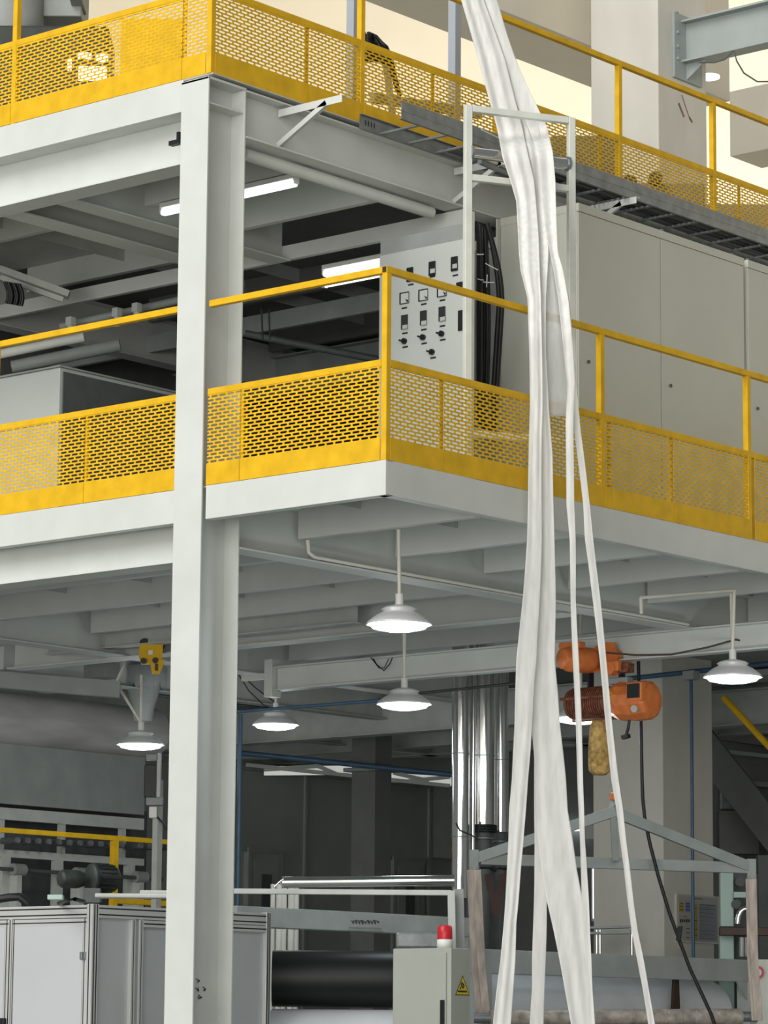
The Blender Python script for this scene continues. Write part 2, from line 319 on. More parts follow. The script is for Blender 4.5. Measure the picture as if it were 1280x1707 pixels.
# under upper deck
for i, yy in enumerate((1.6, 2.9, 4.3, 5.8, 7.2)):
    sec(-3.14, -1.70, (1.05, 1.95, 4.3, 5.8, 7.2)[i], 7.733, 0.39 if i < 2 else 0.2, 'floor channels under the upper deck right bay', ordn[i]+' channel under the upper deck between the column line and the inner beam', mt=STEEL if i < 2 else STAIRD)  # rear channels in both bays take a darker grey for the interior shade
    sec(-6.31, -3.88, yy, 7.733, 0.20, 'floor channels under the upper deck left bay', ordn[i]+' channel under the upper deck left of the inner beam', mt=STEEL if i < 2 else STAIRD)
for xx, lb in ((-2.3, 'right bay'), (-4.6, 'middle of left bay'), (-5.2, 'far end of left bay')):
    m = MB(); yp = 0.3
    for yy in ((1.05, 1.95) if xx > -3 else (1.6, 2.9, 4.3, 5.8)): m.box(xx-0.004, xx+0.004, yp+0.07, yy-0.002, 7.62, 7.732); yp = yy
    tag(m.build('deck_stiffener', STEELD), 'stiffening rib under the upper deck plate, '+lb, 'steel rib', 'ribs under the upper deck')
# pale lintel channel crossing behind the column under the upper platform
channel_x('cross_channel', -7.6, -1.52, 2.60, 7.262, 7.372, 'long pale channel crossing behind the column below the upper deck', fl=0.05)
channel_x('cross_channel', -7.6, -1.9, 4.4, 7.30, 7.45, 'darker channel crossing further back under the upper deck', fl=0.05, mt=MID)
# light channel that carries tube lamps inside
ibeam('inner_beam', (-7.6, 6.0, 7.18), (-1.9, 6.0, 7.18), 0.34, 0.16, 'transverse beam deep inside the lower platform storey', mt=MID)

# rear enclosure of both storeys
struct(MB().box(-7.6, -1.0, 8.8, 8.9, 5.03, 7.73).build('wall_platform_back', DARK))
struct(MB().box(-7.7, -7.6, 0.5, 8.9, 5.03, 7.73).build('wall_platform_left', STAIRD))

# ------------------------------------------------------------------ guard railings with slotted mesh
def mesh_panel(a0, a1, z0, z1, plane, axis, off=0.0):
    """expanded slotted guard sheet in a vertical plane; axis 'x' or 'y'"""
    PH, PV, SH, SV, t = 0.070, 0.0233, 0.0565, 0.0135, 0.0025
    m = MB(); n = int((z1-z0)/PV); z00 = (z0+z1-n*PV)/2
    def put(a, b, c, d):
        if axis == 'x': m.box(a, b, plane-t/2, plane+t/2, c, d)
        else: m.box(plane-t/2, plane+t/2, a, b, c, d)
    def bridge(cx, zz):
        lo = max(a0, cx-1); hw = (PH-SH)/2; e = 0.005
        out = [(-hw-e, 0), (hw+e, 0), (hw, SV*0.35), (hw, SV*0.65), (hw+e, SV), (-hw-e, SV), (-hw, SV*0.65), (-hw, SV*0.35)]
        if axis == 'x': m.prism([(max(a0, min(a1, cx+a)), zz+b) for a, b in out], (0, plane+t/2, 0), (1, 0, 0), (0, 0, 1), (0, -t, 0))
        else: m.prism([(max(a0, min(a1, cx+a)), zz+b) for a, b in out], (plane-t/2, 0, 0), (0, 1, 0), (0, 0, 1), (t, 0, 0))
    put(a0, a1, z0-0.004, z00+(PV-SV)/2); 
    for k in range(n):
        zs = z00+k*PV+(PV-SV)/2
        if k < n-1: put(a0, a1, zs+SV, zs+PV)
        else: put(a0, a1, zs+SV, z1+0.004)
        ph = (k % 2)*PH/2; i = math.floor((a0-ph)/PH)
        while i*PH+ph < a1+0.02:
            cx = i*PH+ph
            if a0-0.003 < cx < a1+0.003: bridge(cx, zs)
            i += 1
    return m
def railing(label, axis, plane, a0, a1, posts, seams, z0, zmid, ztop, side, ends=True, gapfill=None):
    S = 0.042
    mid = (a0+a1)/2
    loc = (mid, plane, z0) if axis == 'x' else (plane, mid, z0)
    R_ = thing('guard_railing', loc, label, 'railing')
    def B(m, a, b, p0, p1, c, d): return m.box(a, b, p0, p1, c, d) if axis == 'x' else m.box(p0, p1, a, b, c, d)
    h = S/2
    for a in posts: B(MB(), a-h, a+h, plane-h, plane+h, z0, ztop-S).build('post', YEL, R_, bevel=0.003)
    B(MB(), a0, a1, plane-h, plane+h, ztop-S, ztop).build('top_rail', YEL, R_, bevel=0.003)
    segs = sorted(posts); edges = [a0]+segs+[a1]
    m = MB()
    for e0, e1 in zip(edges[:-1], edges[1:]):
        s0 = e0+(h if e0 in segs else 0); s1 = e1-(h if e1 in segs else 0)
        if s1-s0 < 0.05: continue
        B(m, s0, s1, plane-h, plane+h, zmid-S, zmid)
    m.build('mid_rail', YEL, R_, bevel=0.003)
    cuts = sorted(set([a0, a1]+segs+list(seams)))
    for e0, e1 in zip(cuts[:-1], cuts[1:]):
        s0 = e0+(h if e0 in segs else 0.002); s1 = e1-(h if e1 in segs else 0.002)
        if s1-s0 < 0.05: continue
        B(MB(), s0, s1, plane+side*h-0.003, plane+side*h+0.003, z0+0.002, z0+0.137).build('toe_board', YEL, R_)
        mesh_panel(s0+0.001, s1-0.001, z0+0.139, zmid-S-0.001, plane+side*(h-0.004), axis).build('mesh_panel', YEL, R_)
    for a in seams:
        B(MB(), a-0.02, a+0.02, plane-side*0.006-0.003+side*h-0.0, plane-side*0.006+0.003+side*h-0.0, z0+0.14, zmid-S).build('seam_strip', YEL, R_) if False else \
        B(MB(), a-0.016, a+0.016, plane-0.004, plane+0.004, z0+0.02, zmid-S).build('seam_strip', YEL, R_)
    return R_
HL = 0.021
railing('lower platform railing left of the steel column, bright yellow', 'x', HL+0.002, -7.5, XLc-0.003, [-3.50, -5.6], [-2.6], ZL, 5.652, 6.232, -1)
railing('lower platform railing between steel column and corner post, bright yellow', 'x', HL+0.002, -1.495, -0.046, [], [-1.206], ZL, 5.652, 6.228, -1)
RB_ = railing('lower platform railing running right from its corner post, behind the white fabric', 'y', -HL-0.002, 0.0, 8.9, [0.023, 2.2, 3.92, 5.9, 7.8], [0.55, 3.0, 2.29, 3.98], ZL, 5.652, 6.228, 1)
MB().box(-0.038, -0.008, -0.002, 0.001, 6.190, 6.224).build('open_tube_end', INK, RB_, label='small black open tube end')
railing('upper platform railing left of its corner above the column', 'x', HL+0.002, -7.5, XR-0.046, [-3.385, -5.4], [-1.775], ZU, 8.335, 8.925, -1)
railing('upper platform railing running right along the cable tray', 'y', XR-HL-0.002, 0.0, 8.9, [0.023, 1.505, 3.0, 4.489, 5.741, 7.2, 8.7], [0.95, 2.28, 4.25, 6.1], ZU, 8.335, 8.925, 1)

# ------------------------------------------------------------------ control board and cabinets on the lower deck
XB = -0.80
cb = thing('control_board', (-1.36, 2.08, ZL), 'pale upright instrument board with gauges and knobs behind the corner railing', 'control panel')
MB().box(-1.776, -0.985, 2.0, 2.03, ZL, 6.955).build('board', CABW, cb, bevel=0.004)
MB().box(-0.983, -0.955, 1.985, 2.035, ZL, 7.14).build('edge_trim', FRAMEP, cb, bevel=0.003, label='slim ivory edge trim on the right side')
MB().box(-1.776, -0.985, 2.01, 2.04, 6.957, onY(700, 388, 2.01)[2]).build('header_panel', MID, cb, label='header above the board, darkened for the shade of the upper deck')  # shade below the upper deck put into the header's grey
def quadY(m, x0, y0, x1, y1, yp, t):     # rectangle on a y plane from two picture corners of the surface
    a = onY(x0, y0, yp); b = onY(x1, y1, yp); zc = (a[2]+b[2])/2; hh = abs(a[2]-b[2])/2
    m.box(a[0], b[0], yp-t, yp, zc-hh, zc+hh)
def boxat(px, py, wpx, hm, yp, t):       # centre pixel, width m, height m
    a = onY(px, py, yp); return MB().box(a[0]-wpx/2, a[0]+wpx/2, yp-t, yp, a[2]-hm/2, a[2]+hm/2)
YP = 2.0
for (px, py) in ((684, 458), (721, 448), (758, 440)):
    g = boxat(px, py, 0.055, 0.10, YP, 0.012).build('meter', BLACK, cb, bevel=0.002)
    boxat(px, py+3.5, 0.04, 0.03, YP-0.012, 0.002).build('display', GREEN, g)
for (px, py) in ((674.5, 497), (706, 492), (737, 485)):
    g = boxat(px, py, 0.082, 0.082, YP, 0.010).build('gauge', BLACK, cb, bevel=0.002)
    boxat(px, py, 0.068, 0.068, YP-0.010, 0.002).build('dial_face', CABW, g)
    a = onY(px, py, YP-0.0125)
    MB().bar(a+np.array([0.026, 0, -0.024]), a+np.array([0.008, 0, -0.008]), 0.002, 0.006).cyl(a+np.array([0.024, 0.0, -0.022]), a+np.array([0.024, -0.003, -0.022]), 0.008, 12).build('needle', INK, g)
for (px, py) in ((675, 537), (706.5, 530), (737.5, 523.5)):
    g = boxat(px, py, 0.055, 0.10, YP, 0.012).build('meter', GLASSD, cb, bevel=0.002)
    boxat(px, py+8, 0.044, 0.028, YP-0.012, 0.002).build('display', GREEN, g)
for (px, py) in ((675, 569), (706, 562.5), (737, 556.5), (721, 587)):
    a = onY(px, py, YP)
    g = MB().cyl(a, a+np.array([0, -0.02, 0]), 0.02, 20).build('knob', BLACK, cb)
    MB().bar(a+np.array([-0.032, -0.025, 0.008]), a+np.array([0.012, -0.025, -0.004]), 0.012, 0.012).build('pointer', BLACK, g)
m = MB()
for (px, py) in ((685, 474.5), (759, 459), (674, 513.5), (706.5, 507), (737.5, 500.5), (675, 555.5), (706.5, 549.5), (737.5, 543.5), (675.5, 578.5), (707, 572.5), (738, 566.5), (722, 596.5), (721, 461)):
    a = onY(px, py, YP); m.box(a[0]-0.024, a[0]+0.024, YP-0.002, YP, a[2]-0.006, a[2]+0.006)
m.build('name_plate', INK, cb)
a = onY(765.5, 478, YP)
MB().box(a[0]-0.02, a[0]+0.03, YP-0.01, YP, a[2]-0.03, a[2]+0.03).build('gauge', BLACK, cb)
a = onY(765.5, 535, YP)
MB().box(a[0]-0.005, a[0]+0.04, YP-0.01, YP, a[2]-0.07, a[2]+0.07).build('meter', BLACK, cb)

# cabinet row
zt = 7.380
yc0 = onX(963.6, 337.5, XB)[1]; yc1 = onX(1101, 385, XB)[1]; yc2 = onX(1242, 430, XB)[1]
names = [('cabinet nearest the control board, partly behind the white fabric', yc0, yc1-0.003), ('middle cabinet of the row with a small lock', yc1+0.003, yc2-0.02), ('rightmost cabinet of the row, cut by the picture edge', yc2+0.03, yc2+1.1)]
for i, (lb, y0, y1) in enumerate(names):
    c = thing('electrical_cabinet', (-1.15, (y0+y1)/2, ZL), 'tall grey electrical '+lb, 'cabinet', 'electrical cabinets on the lower platform walkway')
    MB().box(-1.49, XB-0.012, y0, y1, ZL, zt-0.06).build('body', CAB, c, bevel=0.003)
    d = MB().box(XB-0.012, XB, y0+0.004, y1-0.004, ZL+0.06, zt-0.063).build('door', CAB, c, bevel=0.002)
    MB().box(-1.495, XB+0.004, y0-0.0, y1+0.0, zt-0.06, zt).build('roof_cap', CAB, c, bevel=0.004)
    if i == 0:
        a = onX(980, 603, XB)
    elif i == 1: a = onX(1117, 643, XB)
    else: a = onX(1262, 681, XB)
    MB().cyl((XB, a[1], a[2]), (XB+0.012, a[1], a[2]), 0.012, 14).build('lock', DARK, d)
    if i > 0:
        for yy in (y0+0.08, y1-0.08):
            P = [(XB-0.05, yy+0.03*math.cos(t), zt+0.03*math.sin(t)+0.0) for t in np.linspace(0, PI, 9)]
            MB().tube(P, 0.005, 8).build('lifting_eye', GALV, c)
# dark cable recess with hanging cables
rc = thing('cable_recess', (-1.3, 3.1, ZL), 'dark grey frame behind the control board where black cables drop', 'cable duct')
MB().box(-2.4, -1.50, 3.02, 3.08, ZL, 7.25).build('back_plate', MID, rc)
MB().box(-1.505, -1.492, 2.96, 3.08, ZL, 7.37).build('jamb', CAB, rc)
MB().box(-2.4, -1.50, 3.0, 3.02, 7.18, 7.25).build('lintel', CAB, rc)
for k in range(11):
    px = 797+ k*1.45; dd = 22.05
    bul = (k % 5)*1.5
    top = dp(px+3, 372+k*1.5, dd); pts = []
    for t in np.linspace(0, 1, 14):
        yy = 372+k*1.5 + t*330
        xx = px + bul*math.sin(t*PI*1.0) - 2*t*(k/10)
        pts.append(dp(xx, yy, dd - 0.02*(k % 3)))
    tag(MB().tube(pts, 0.013, 8).build('power_cable', BLACK), ordn[k]+' from the left of the thick black power cables between control board and cabinets', 'cable', 'black cables beside the control board')
for k, off in enumerate((0, 7)):
    pts = []
    for t in np.linspace(0, 1, 20):
        yy = 372+t*345; xx = 811+off*0.2+ (26-off)*math.sin(min(1, t*2.6)*PI/2) - 22*max(0, t-0.4)
        pts.append(dp(xx, yy, 21.98))
    tag(MB().tube(pts, 0.017, 10).build('power_cable', BLACK), ['outer looping fat black cable with its arc bulging right of the bundle', 'inner looping fat black cable just left of the outermost arc'][k], 'cable', None)
for k, (x0, y0, x1, y1) in enumerate(((795, 424, 806, 424), (796, 465, 806, 467), (809, 439, 830, 450), (805, 470, 824, 471), (812, 458, 811, 479))):
    tag(MB().tube([dp(x0, y0, 21.9), dp((x0+x1)/2, (y0+y1)/2+0.5, 21.89), dp(x1, y1, 21.9)], 0.004, 6).build('cable_tie', WHITEP), ['topmost short white cable tie', 'lower left short white cable tie', 'long slanting white cable tie', 'horizontal bar of the crossed white cable ties', 'upright bar of the crossed white cable ties'][k]+' on the black cables', 'cable tie', 'white cable ties')

# ------------------------------------------------------------------ roller portal frame on the walkway
L0 = np.array([-0.5, 1.393, ZL]); DV = np.array([0.474, 0.88, 0.0]); DV /= np.linalg.norm(DV); NV = np.array([DV[1], -DV[0], 0]); WW = 0.745
pf = thing('roller_frame', L0+DV*WW/2, 'pale square-tube portal frame with a chrome roller that the white fabric runs over', 'frame')
for k, wv in enumerate((0, WW)):
    a = L0+DV*wv
    MB().obox(a+np.array([0, 0, (7.655-ZL)/2]), DV*0.024, NV*0.024, (0, 0, (7.655-ZL)/2)).build('upright', FRAMEP, pf, bevel=0.004)
def cross(z, nm, h=0.022, m_=FRAMEP):
    return MB().obox(L0+DV*WW/2+np.array([0, 0, z-ZL]), DV*(WW/2-0.024), NV*h, (0, 0, h)).build(nm, m_, pf, bevel=0.004)
cross(7.633, 'top_bar'); cross(7.165, 'lower_bar'); cross(5.455, 'foot_bar')
zr = 7.335
rl = MB().cyl(L0+DV*0.03+np.array([0, 0, zr-ZL]), L0+DV*(WW-0.03)+np.array([0, 0, zr-ZL]), 0.038, 24).build('roller', CHROME, pf, label='polished roller')
for wv in (0.024, WW-0.024):
    MB().cyl(L0+DV*(wv-0.008)+np.array([0, 0, zr-ZL]), L0+DV*(wv+0.008)+np.array([0, 0, zr-ZL]), 0.05, 20).build('bearing', GALV, pf)

# ------------------------------------------------------------------ fabric strips
def catmull(tbl, y):
    ys = [t[0] for t in tbl]; return np.interp(y, ys, [t[1] for t in tbl]), np.interp(y, ys, [t[2] for t in tbl])
def depth_at(y, off):
    ys = [-80, 0, 205, 228, 245, 262, 300, 335, 450, 560, 760, 900, 1707, 1760]
    ds = [21.40, 21.35, 21.27, 21.20, 21.00, 20.93, 20.90, 20.82, 20.34, 20.12, 20.06, 20.0, 19.75, 19.7]
    return np.interp(y, ys, ds)-off
def strip(name, tbl, off, label, folds, amp, mt=CLOTH, seed=0, zend=None):
    rnd = random.Random(seed); ph = [rnd.uniform(0, 6.28) for _ in range(6)]
    N = 22; ys = np.arange(tbl[0][0], tbl[-1][0]+1, 9.0); vs = []; fs = []
    for j, y in enumerate(ys):
        xl, xr = catmull(tbl, y)
        wob = 1.2*math.sin(y*0.021+ph[0])
        for i in range(N+1):
            t = i/N; e = math.sin(t*PI)**0.5 if 0 < t < 1 else 0
            fold = (math.sin(t*folds*2*PI+ph[1]+1.2*math.sin(y*0.006+ph[2])) + 0.5*math.sin(t*folds*3.1*PI+ph[3]+y*0.009))*amp
            d = depth_at(y, off) + fold*np.interp(y, [0, 250, 420, 600, 900, 1707], [1.0, 1.0, 0.8, 0.35, 0.22, 0.25])
            vs.append(dp(xl+(xr-xl)*t+wob*0.4, y, d))
    for j in range(len(ys)-1):
        for i in range(N): fs.append((j*(N+1)+i, (j+1)*(N+1)+i, (j+1)*(N+1)+i+1, j*(N+1)+i+1))
    m = MB().add(vs, fs, True); o = m.build(name, mt)
    sd = o.modifiers.new('thick', 'SOLIDIFY'); sd.thickness = 0.0015
    return tag(o, label, 'fabric strip', 'white nonwoven strips hanging over the roller frame')
S1 = [(-80,750,786),(0,768,806),(100,797,842),(215,829,872),(265,838,882),(300,850,890),(335,860,893),(383,863,897),(420,865,899),(450,868,900),(497,880,902),(582,882,903),(678,883,904),(721,882,903),(843,880,903),(900,878,903),(1000,871,900),(1060,865,897),(1100,861,895),(1150,859,890),(1215,857,886),(1250,855,884),(1300,853,880),(1350,849,877),(1400,848,873),(1450,845,868),(1500,842,864),(1540,839,860),(1600,834,859),(1650,828,856),(1707,822,852),(1860,806,840)]
S2 = [(-80,768,804),(0,782,824),(100,825,860),(215,860,899),(265,868,908),(335,878,910),(383,882,912),(420,886,914),(497,892,910),(582,893,910),(678,893,914),(762,893,921),(884,895,924),(1000,893,926),(1100,888,925),(1150,887,930),(1215,886,934),(1250,889,938),(1300,892,943),(1350,894,946),(1400,897,955),(1450,903,962),(1500,911,971),(1550,922,976),(1600,932,980),(1707,952,991),(1860,980,1006)]
S3 = [(262,880,900),(497,888,902),(700,888,904),(900,890,908),(1100,889,910),(1250,890,912),(1400,891,912),(1480,890,911),(1550,888,911),(1600,887,910),(1650,887,908),(1707,883,906),(1860,876,900)]
S4 = [(-80,778,808),(0,792,828),(60,815,846),(98,828,859),(172,860,893),(211,880,912),(253,896,921),(300,900,925),(335,903,926),(383,909,928),(420,917,930),(450,923,939),(500,931,948),(582,939,955),(640,946,958),(702,943,956),(770,944,957),(843,944,957),(900,949,959),(1000,951,960),(1100,955,965),(1200,959,969),(1300,962.5,972),(1350,965,974),(1400,967,975),(1450,968,978),(1500,969,981),(1550,972,983),(1600,975,986),(1650,979,988),(1707,982,992),(1860,990,1002)]
S5 = [(253,900,920),(335,905,924),(420,918,930),(500,934,949),(582,942,956),(640,950,961),(720,957,968),(843,972,983),(898,975,989),(940,981,994),(1000,988,1001),(1100,999,1010),(1200,1009,1020),(1300,1019,1031),(1350,1027,1038),(1400,1033,1043),(1450,1040,1050),(1500,1046,1056),(1550,1053,1063),(1600,1062,1073),(1650,1071,1081),(1707,1080,1091),(1860,1102,1114)]
strip('fabric_strip', S1, 0.10, 'leftmost long white nonwoven strip hanging from the roller frame, its foot furthest left', 1.5, 0.010, seed=1)
strip('fabric_strip', S2, 0.05, 'widest white nonwoven strip in the middle of the hanging bundle, spreading wide at the bottom', 1.6, 0.012, seed=2)
strip('fabric_strip', S3, 0.02, 'straight white strip hanging between the leftmost and the widest strips', 0.7, 0.008, seed=3)
strip('fabric_strip', S4, 0.075, 'narrow white strip hanging just right of the widest one', 0.7, 0.010, seed=4)
strip('fabric_strip', S5, 0.03, 'narrow white strip furthest right, slanting away down to the right', 0.7, 0.008, seed=5)
F1 = [(262,888,920),(383,896,922),(450,901,926),(515,904,936),(600,905,948),(680,905,952),(696,907,953)]
strip('fabric_film', F1, 0.0, 'sheer see-through piece of white nonwoven hung between the strips above the mid rail', 1.5, 0.010, FILM, seed=6)

# ------------------------------------------------------------------ cable ladder, brackets
XT0, XT1 = -1.45, -1.08
lt = thing('cable_ladder', (-1.26, 5.3, 7.66), 'galvanised cable ladder tray along the side beam of the upper platform', 'cable tray')
def crail(m, x, y0, y1, sgn, z0=7.672, z1=7.775):
    m.box(x-0.002, x+0.002, y0, y1, z0, z1).box(x, x+sgn*0.02, y0, y1, z0, z0+0.004).box(x, x+sgn*0.02, y0, y1, z1-0.004, z1)
    m.box(x-0.004*sgn, x-0.0, y0, y1, (z0+z1)/2-0.006, (z0+z1)/2+0.006); return m
crail(MB(), XT0, 1.40, 9.2, 1).build('side_rail', GALV, lt)
crail(MB(), XT1, 1.40, 9.2, -1, 7.672, 7.80).build('side_rail', GALV, lt)
yy = 1.62
while yy < 9.1:
    MB().box(XT0+0.003, XT1-0.003, yy-0.012, yy+0.012, 7.678, 7.692).build('rung', GALV, lt); yy += 0.30
for k, yy in enumerate((1.46, 1.49, 1.52, 1.55)):
    MB().box(XT0-0.0035, XT0+0.0035, yy-0.005, yy+0.005, 7.71, 7.745).build('bolt_slot', INK, lt)
for y0, lb in ((0.75, 'bare triangular steel bracket on the side beam near the column'), (4.02, 'triangular steel bracket holding the cable ladder above the cabinets'), (2.6, 'triangular steel bracket behind the roller frame'), (6.9, 'triangular steel bracket near the right edge')):
    b = thing('tray_bracket', (-1.5, y0, 7.45), lb, 'bracket', 'brackets of the cable ladder')
    zt_ = 7.672
    MB().box(-1.58, -1.02, y0-0.025, y0+0.025, zt_-0.006, zt_).box(-1.58, -1.02, y0-0.025, y0-0.019, zt_-0.05, zt_-0.006).build('arm', STEEL, b)
    MB().bar((-1.59, y0-0.0, 7.43), (-1.16, y0-0.0, 7.645), 0.045, 0.007, up=(0, 0, 1)).bar((-1.59, y0-0.022, 7.43), (-1.16, y0-0.022, 7.645), 0.006, 0.035).build('brace', STEEL, b)
# flexible sheathed cables lying on the ladder
for k in range(7):
    xx = -1.40+0.045*k; pts = [(xx+0.006*math.sin(yy*2+k), yy, 7.708+0.004*math.sin(yy*3+k)) for yy in np.linspace(2.9 if k > 1 else 2.25, 9.0, 24)]
    tag(MB().tube(pts, 0.014, 8).build('tray_cable', [DARK, DARK, BLACK, BLACK, DARK, BLACK, DARK][k]), ordn[k]+' dark cable from the platform side lying along the cable ladder', 'cable', 'dark cables on the ladder tray')
for k in range(5):
    pts = [(-1.12+0.010*k, 2.25+t*0.75, 7.80+0.01*math.sin(t*3+k)-0.05*t) for t in np.linspace(0, 1, 8)]
    tag(MB().tube(pts, 0.006, 6).build('thin_cable', WHITEP), ordn[k]+' thin white wire of those spilling over the ladder beside the fabric', 'cable', 'white wires beside the fabric')
for k in (0, 1):
    a = onX(785, 252+k*10, -1.18); b = onX(860, 262+k*10, -1.18)
    tag(MB().tube([(-1.2, a[1]+0.12, a[2]), (-1.2, (a[1]+b[1])/2, a[2]-0.01), (-1.2, b[1]+0.5, a[2]-0.03)], 0.022, 10).build('conduit', [PVC, GALV][k]), ['ivory conduit tube passing behind the roller frame', 'grey conduit tube passing behind the roller frame'][k], 'conduit')
# round trunking slung under the side beam
T0 = onX(412, 262, -1.62); T1 = onX(735, 362, -1.62)
tag(MB().cyl((-1.66, T0[1], 7.33), (-1.66, 2.42, 7.33), 0.042, 20).build('trunking_pipe', STEEL), 'pale round pipe slung under the upper side beam', 'pipe')

# ------------------------------------------------------------------ tube lamps inside
def tube_lamp(a, b, label, name='tube_lamp', drop=0.05, r=0.016):
    a, b = np.array(a), np.array(b)
    t = thing(name, (a+b)/2, label, 'lamp', 'fluorescent lamps under the upper deck')
    MB().bar(a+np.array([0, 0, drop]), b+np.array([0, 0, drop]), 0.07, 0.035).build('housing', WHITEP, t, bevel=0.003)
    for s in (-1, 1):
        e = a if s < 0 else b; dv = (b-a)/np.linalg.norm(b-a)
        MB().obox(e+dv*0.0+np.array([0, 0, drop/2]), dv*0.012, np.cross(dv, (0, 0, 1))*0.02, (0, 0, 0.03)).build('end_cap', WHITEP, t)
    MB().bar(a, b, r*2.2, r*2).build('diffuser', TUBE, t, bevel=r*0.5)
a = onY(271, 349, 1.08); b = onY(493, 303, 1.08)
tube_lamp((a[0], 1.08, 7.272), (b[0]+0.0, 1.08, 7.272), 'long lit tube lamp behind the column under the upper deck', r=0.022, drop=0.045)
a = onY(541, 457, 3.0); b = onY(680, 430, 3.0)
tube_lamp((a[0], 3.0, a[2]), (b[0], 3.0, a[2]), 'upper of the two lit tubes left of the control board', r=0.024, drop=0.045)
a = onY(541, 477, 3.0); b = onY(680, 452, 3.0)
tube_lamp((a[0], 3.0, a[2]), (b[0], 3.0, a[2]), 'lower thin lit tube left of the control board', r=0.012, drop=0.03)

# machine box on lower deck, left
a = onY(100, 612, 1.5)
mb = thing('machine_housing', (a[0]-0.9, 2.2, ZL), 'plain grey sheet housing standing on the lower deck left of the column', 'machine')
MB().box(a[0]-2.2, a[0], 1.5, 2.95, ZL, a[2]).build('housing', CABW, mb, bevel=0.006)
MB().box(a[0], a[0]+0.012, 1.53, 2.95, ZL+0.03, a[2]-0.03).build('side_panel', DARK, mb, label='dark sheet standing in for the shaded right side')  # sheet added to carry the right face's shade in its colour
MB().box(a[0]-2.22, a[0]+0.02, 1.48, 2.97, a[2]-0.0, a[2]+0.012).build('lid', MID, mb)
# pipes and beams in the dark interior
for (x0, y0, x1, y1, d, r, mt_, lb) in ((0, 590, 140, 562, 23.5, 0.035, STEELD, 'pale pipe just below the top rail at the far left'), (100, 545, 300, 500, 24.5, 0.03, MID, 'grey pipe above the top rail left of the column'),
                                  (20, 612, 200, 575, 24.5, 0.05, MID, 'thick grey bar below the top rail at the far left'), (408, 556, 632, 600, 25.5, 0.03, DARK, 'thin dark pipe seen between column and corner post')):
    tag(MB().cyl(dp(x0, y0, d), dp(x1, y1, d), r, 14).build('process_pipe', mt_), lb, 'pipe')
for (x, y, d) in ((195, 520, 24.3), (228, 512, 24.3), (118, 535, 24.3)):
    a = dp(x, y, d); tag(MB().box(a[0]-0.03, a[0]+0.03, a[1]-0.03, a[1]+0.03, a[2]-0.04, a[2]+0.03).cyl(a+np.array([0,0,-.12]), a+np.array([0,0,-.03]), 0.025, 12).build('pipe_clamp', STEELD, bevel=0.006), 'grey clamp holding a pipe above the left top rail, %s' % {195: 'middle one', 228: 'nearest the column', 118: 'furthest left'}[x], 'clamp')
m = MB()
for k in range(9):
    P = [dp(8+k*3+ (6*math.sin(t*2.6)), 470+t*36+k*0.5, 24.2-0.02*(k % 3)) for t in np.linspace(0, 1, 9)]
    tag(MB().tube(P, 0.014, 8).build('hanging_cable', BLACK), ordn[k]+' from the left of the black cable loops hanging at the far left', 'cable', 'black cables hanging at the far left')
for k, x in enumerate((437, 449)):
    tag(MB().tube([dp(x-1, 515, 25), dp(x, 545, 25), dp(x+1, 566, 25)], 0.007, 6).build('hanging_wire', BLACK), ['left', 'right'][k]+' one of two thin black wires hanging right of the column under the top rail', 'wire')
tag(MB().bar(dp(0, 450, 24.4), dp(115, 492, 24.4), 0.12, 0.05).bar(dp(0, 462, 24.4), dp(105, 500, 24.4), 0.03, 0.04).build('inner_girder', STEELD), 'slanting grey girder at the far left under the upper deck', 'steel beam')
# dark machinery bulk inside the storey
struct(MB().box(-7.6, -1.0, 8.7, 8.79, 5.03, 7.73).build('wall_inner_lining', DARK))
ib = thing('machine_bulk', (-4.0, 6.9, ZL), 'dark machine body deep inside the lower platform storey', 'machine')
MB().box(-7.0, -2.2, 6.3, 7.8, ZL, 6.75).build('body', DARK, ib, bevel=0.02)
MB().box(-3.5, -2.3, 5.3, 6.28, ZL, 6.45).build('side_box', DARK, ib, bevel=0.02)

# ------------------------------------------------------------------ monorail and pendant lamps
ibeam('monorail_beam', (-5.80, 5.42, 4.47), (3.5, 5.42, 4.47), 0.205, 0.11, 'monorail beam under the lower platform that carries the orange hoist', t=0.013, mt=STEEL, cat='monorail')
mp_ = thing('monorail_end_plate', (-5.86, 5.42, 4.4), 'small clamp plates at the left end of the monorail', 'bracket')
MB().box(-5.90, -5.81, 5.36, 5.48, 4.42, 4.74).build('plate', STEEL, mp_, bevel=0.003)
MB().box(-6.2, -5.90, 5.40, 5.44, 4.58, 4.63).build('arm', STEEL, mp_)
sec(-12.5, -7.65, 4.95, 5.018, 0.205, None, 'bright blunt-ended floor channel at the far left above the large duct')
tag(MB().bar(dp(-40, 1130, 27.4), dp(200, 1150, 27.4), 0.1, 0.14).build('support_beam', MID), 'dark beam just above the large grey duct at the left', 'steel beam')
tag(MB().obox(dp(170, 1118, 28.0), (0.13, 0, 0), (0, 0.1, 0), (0, 0, 0.07)).build('junction_box', MID, bevel=0.004), 'grey box between the beam and the floor channel at the left', 'box')
tag(MB().obox(dp(80, 1138, 28.2), (0.07, 0, 0), (0, 0.06, 0), (0, 0, 0.09)).build('beam_clamp', MID, bevel=0.004), 'grey clamp on the dark beam above the large duct', 'clamp')
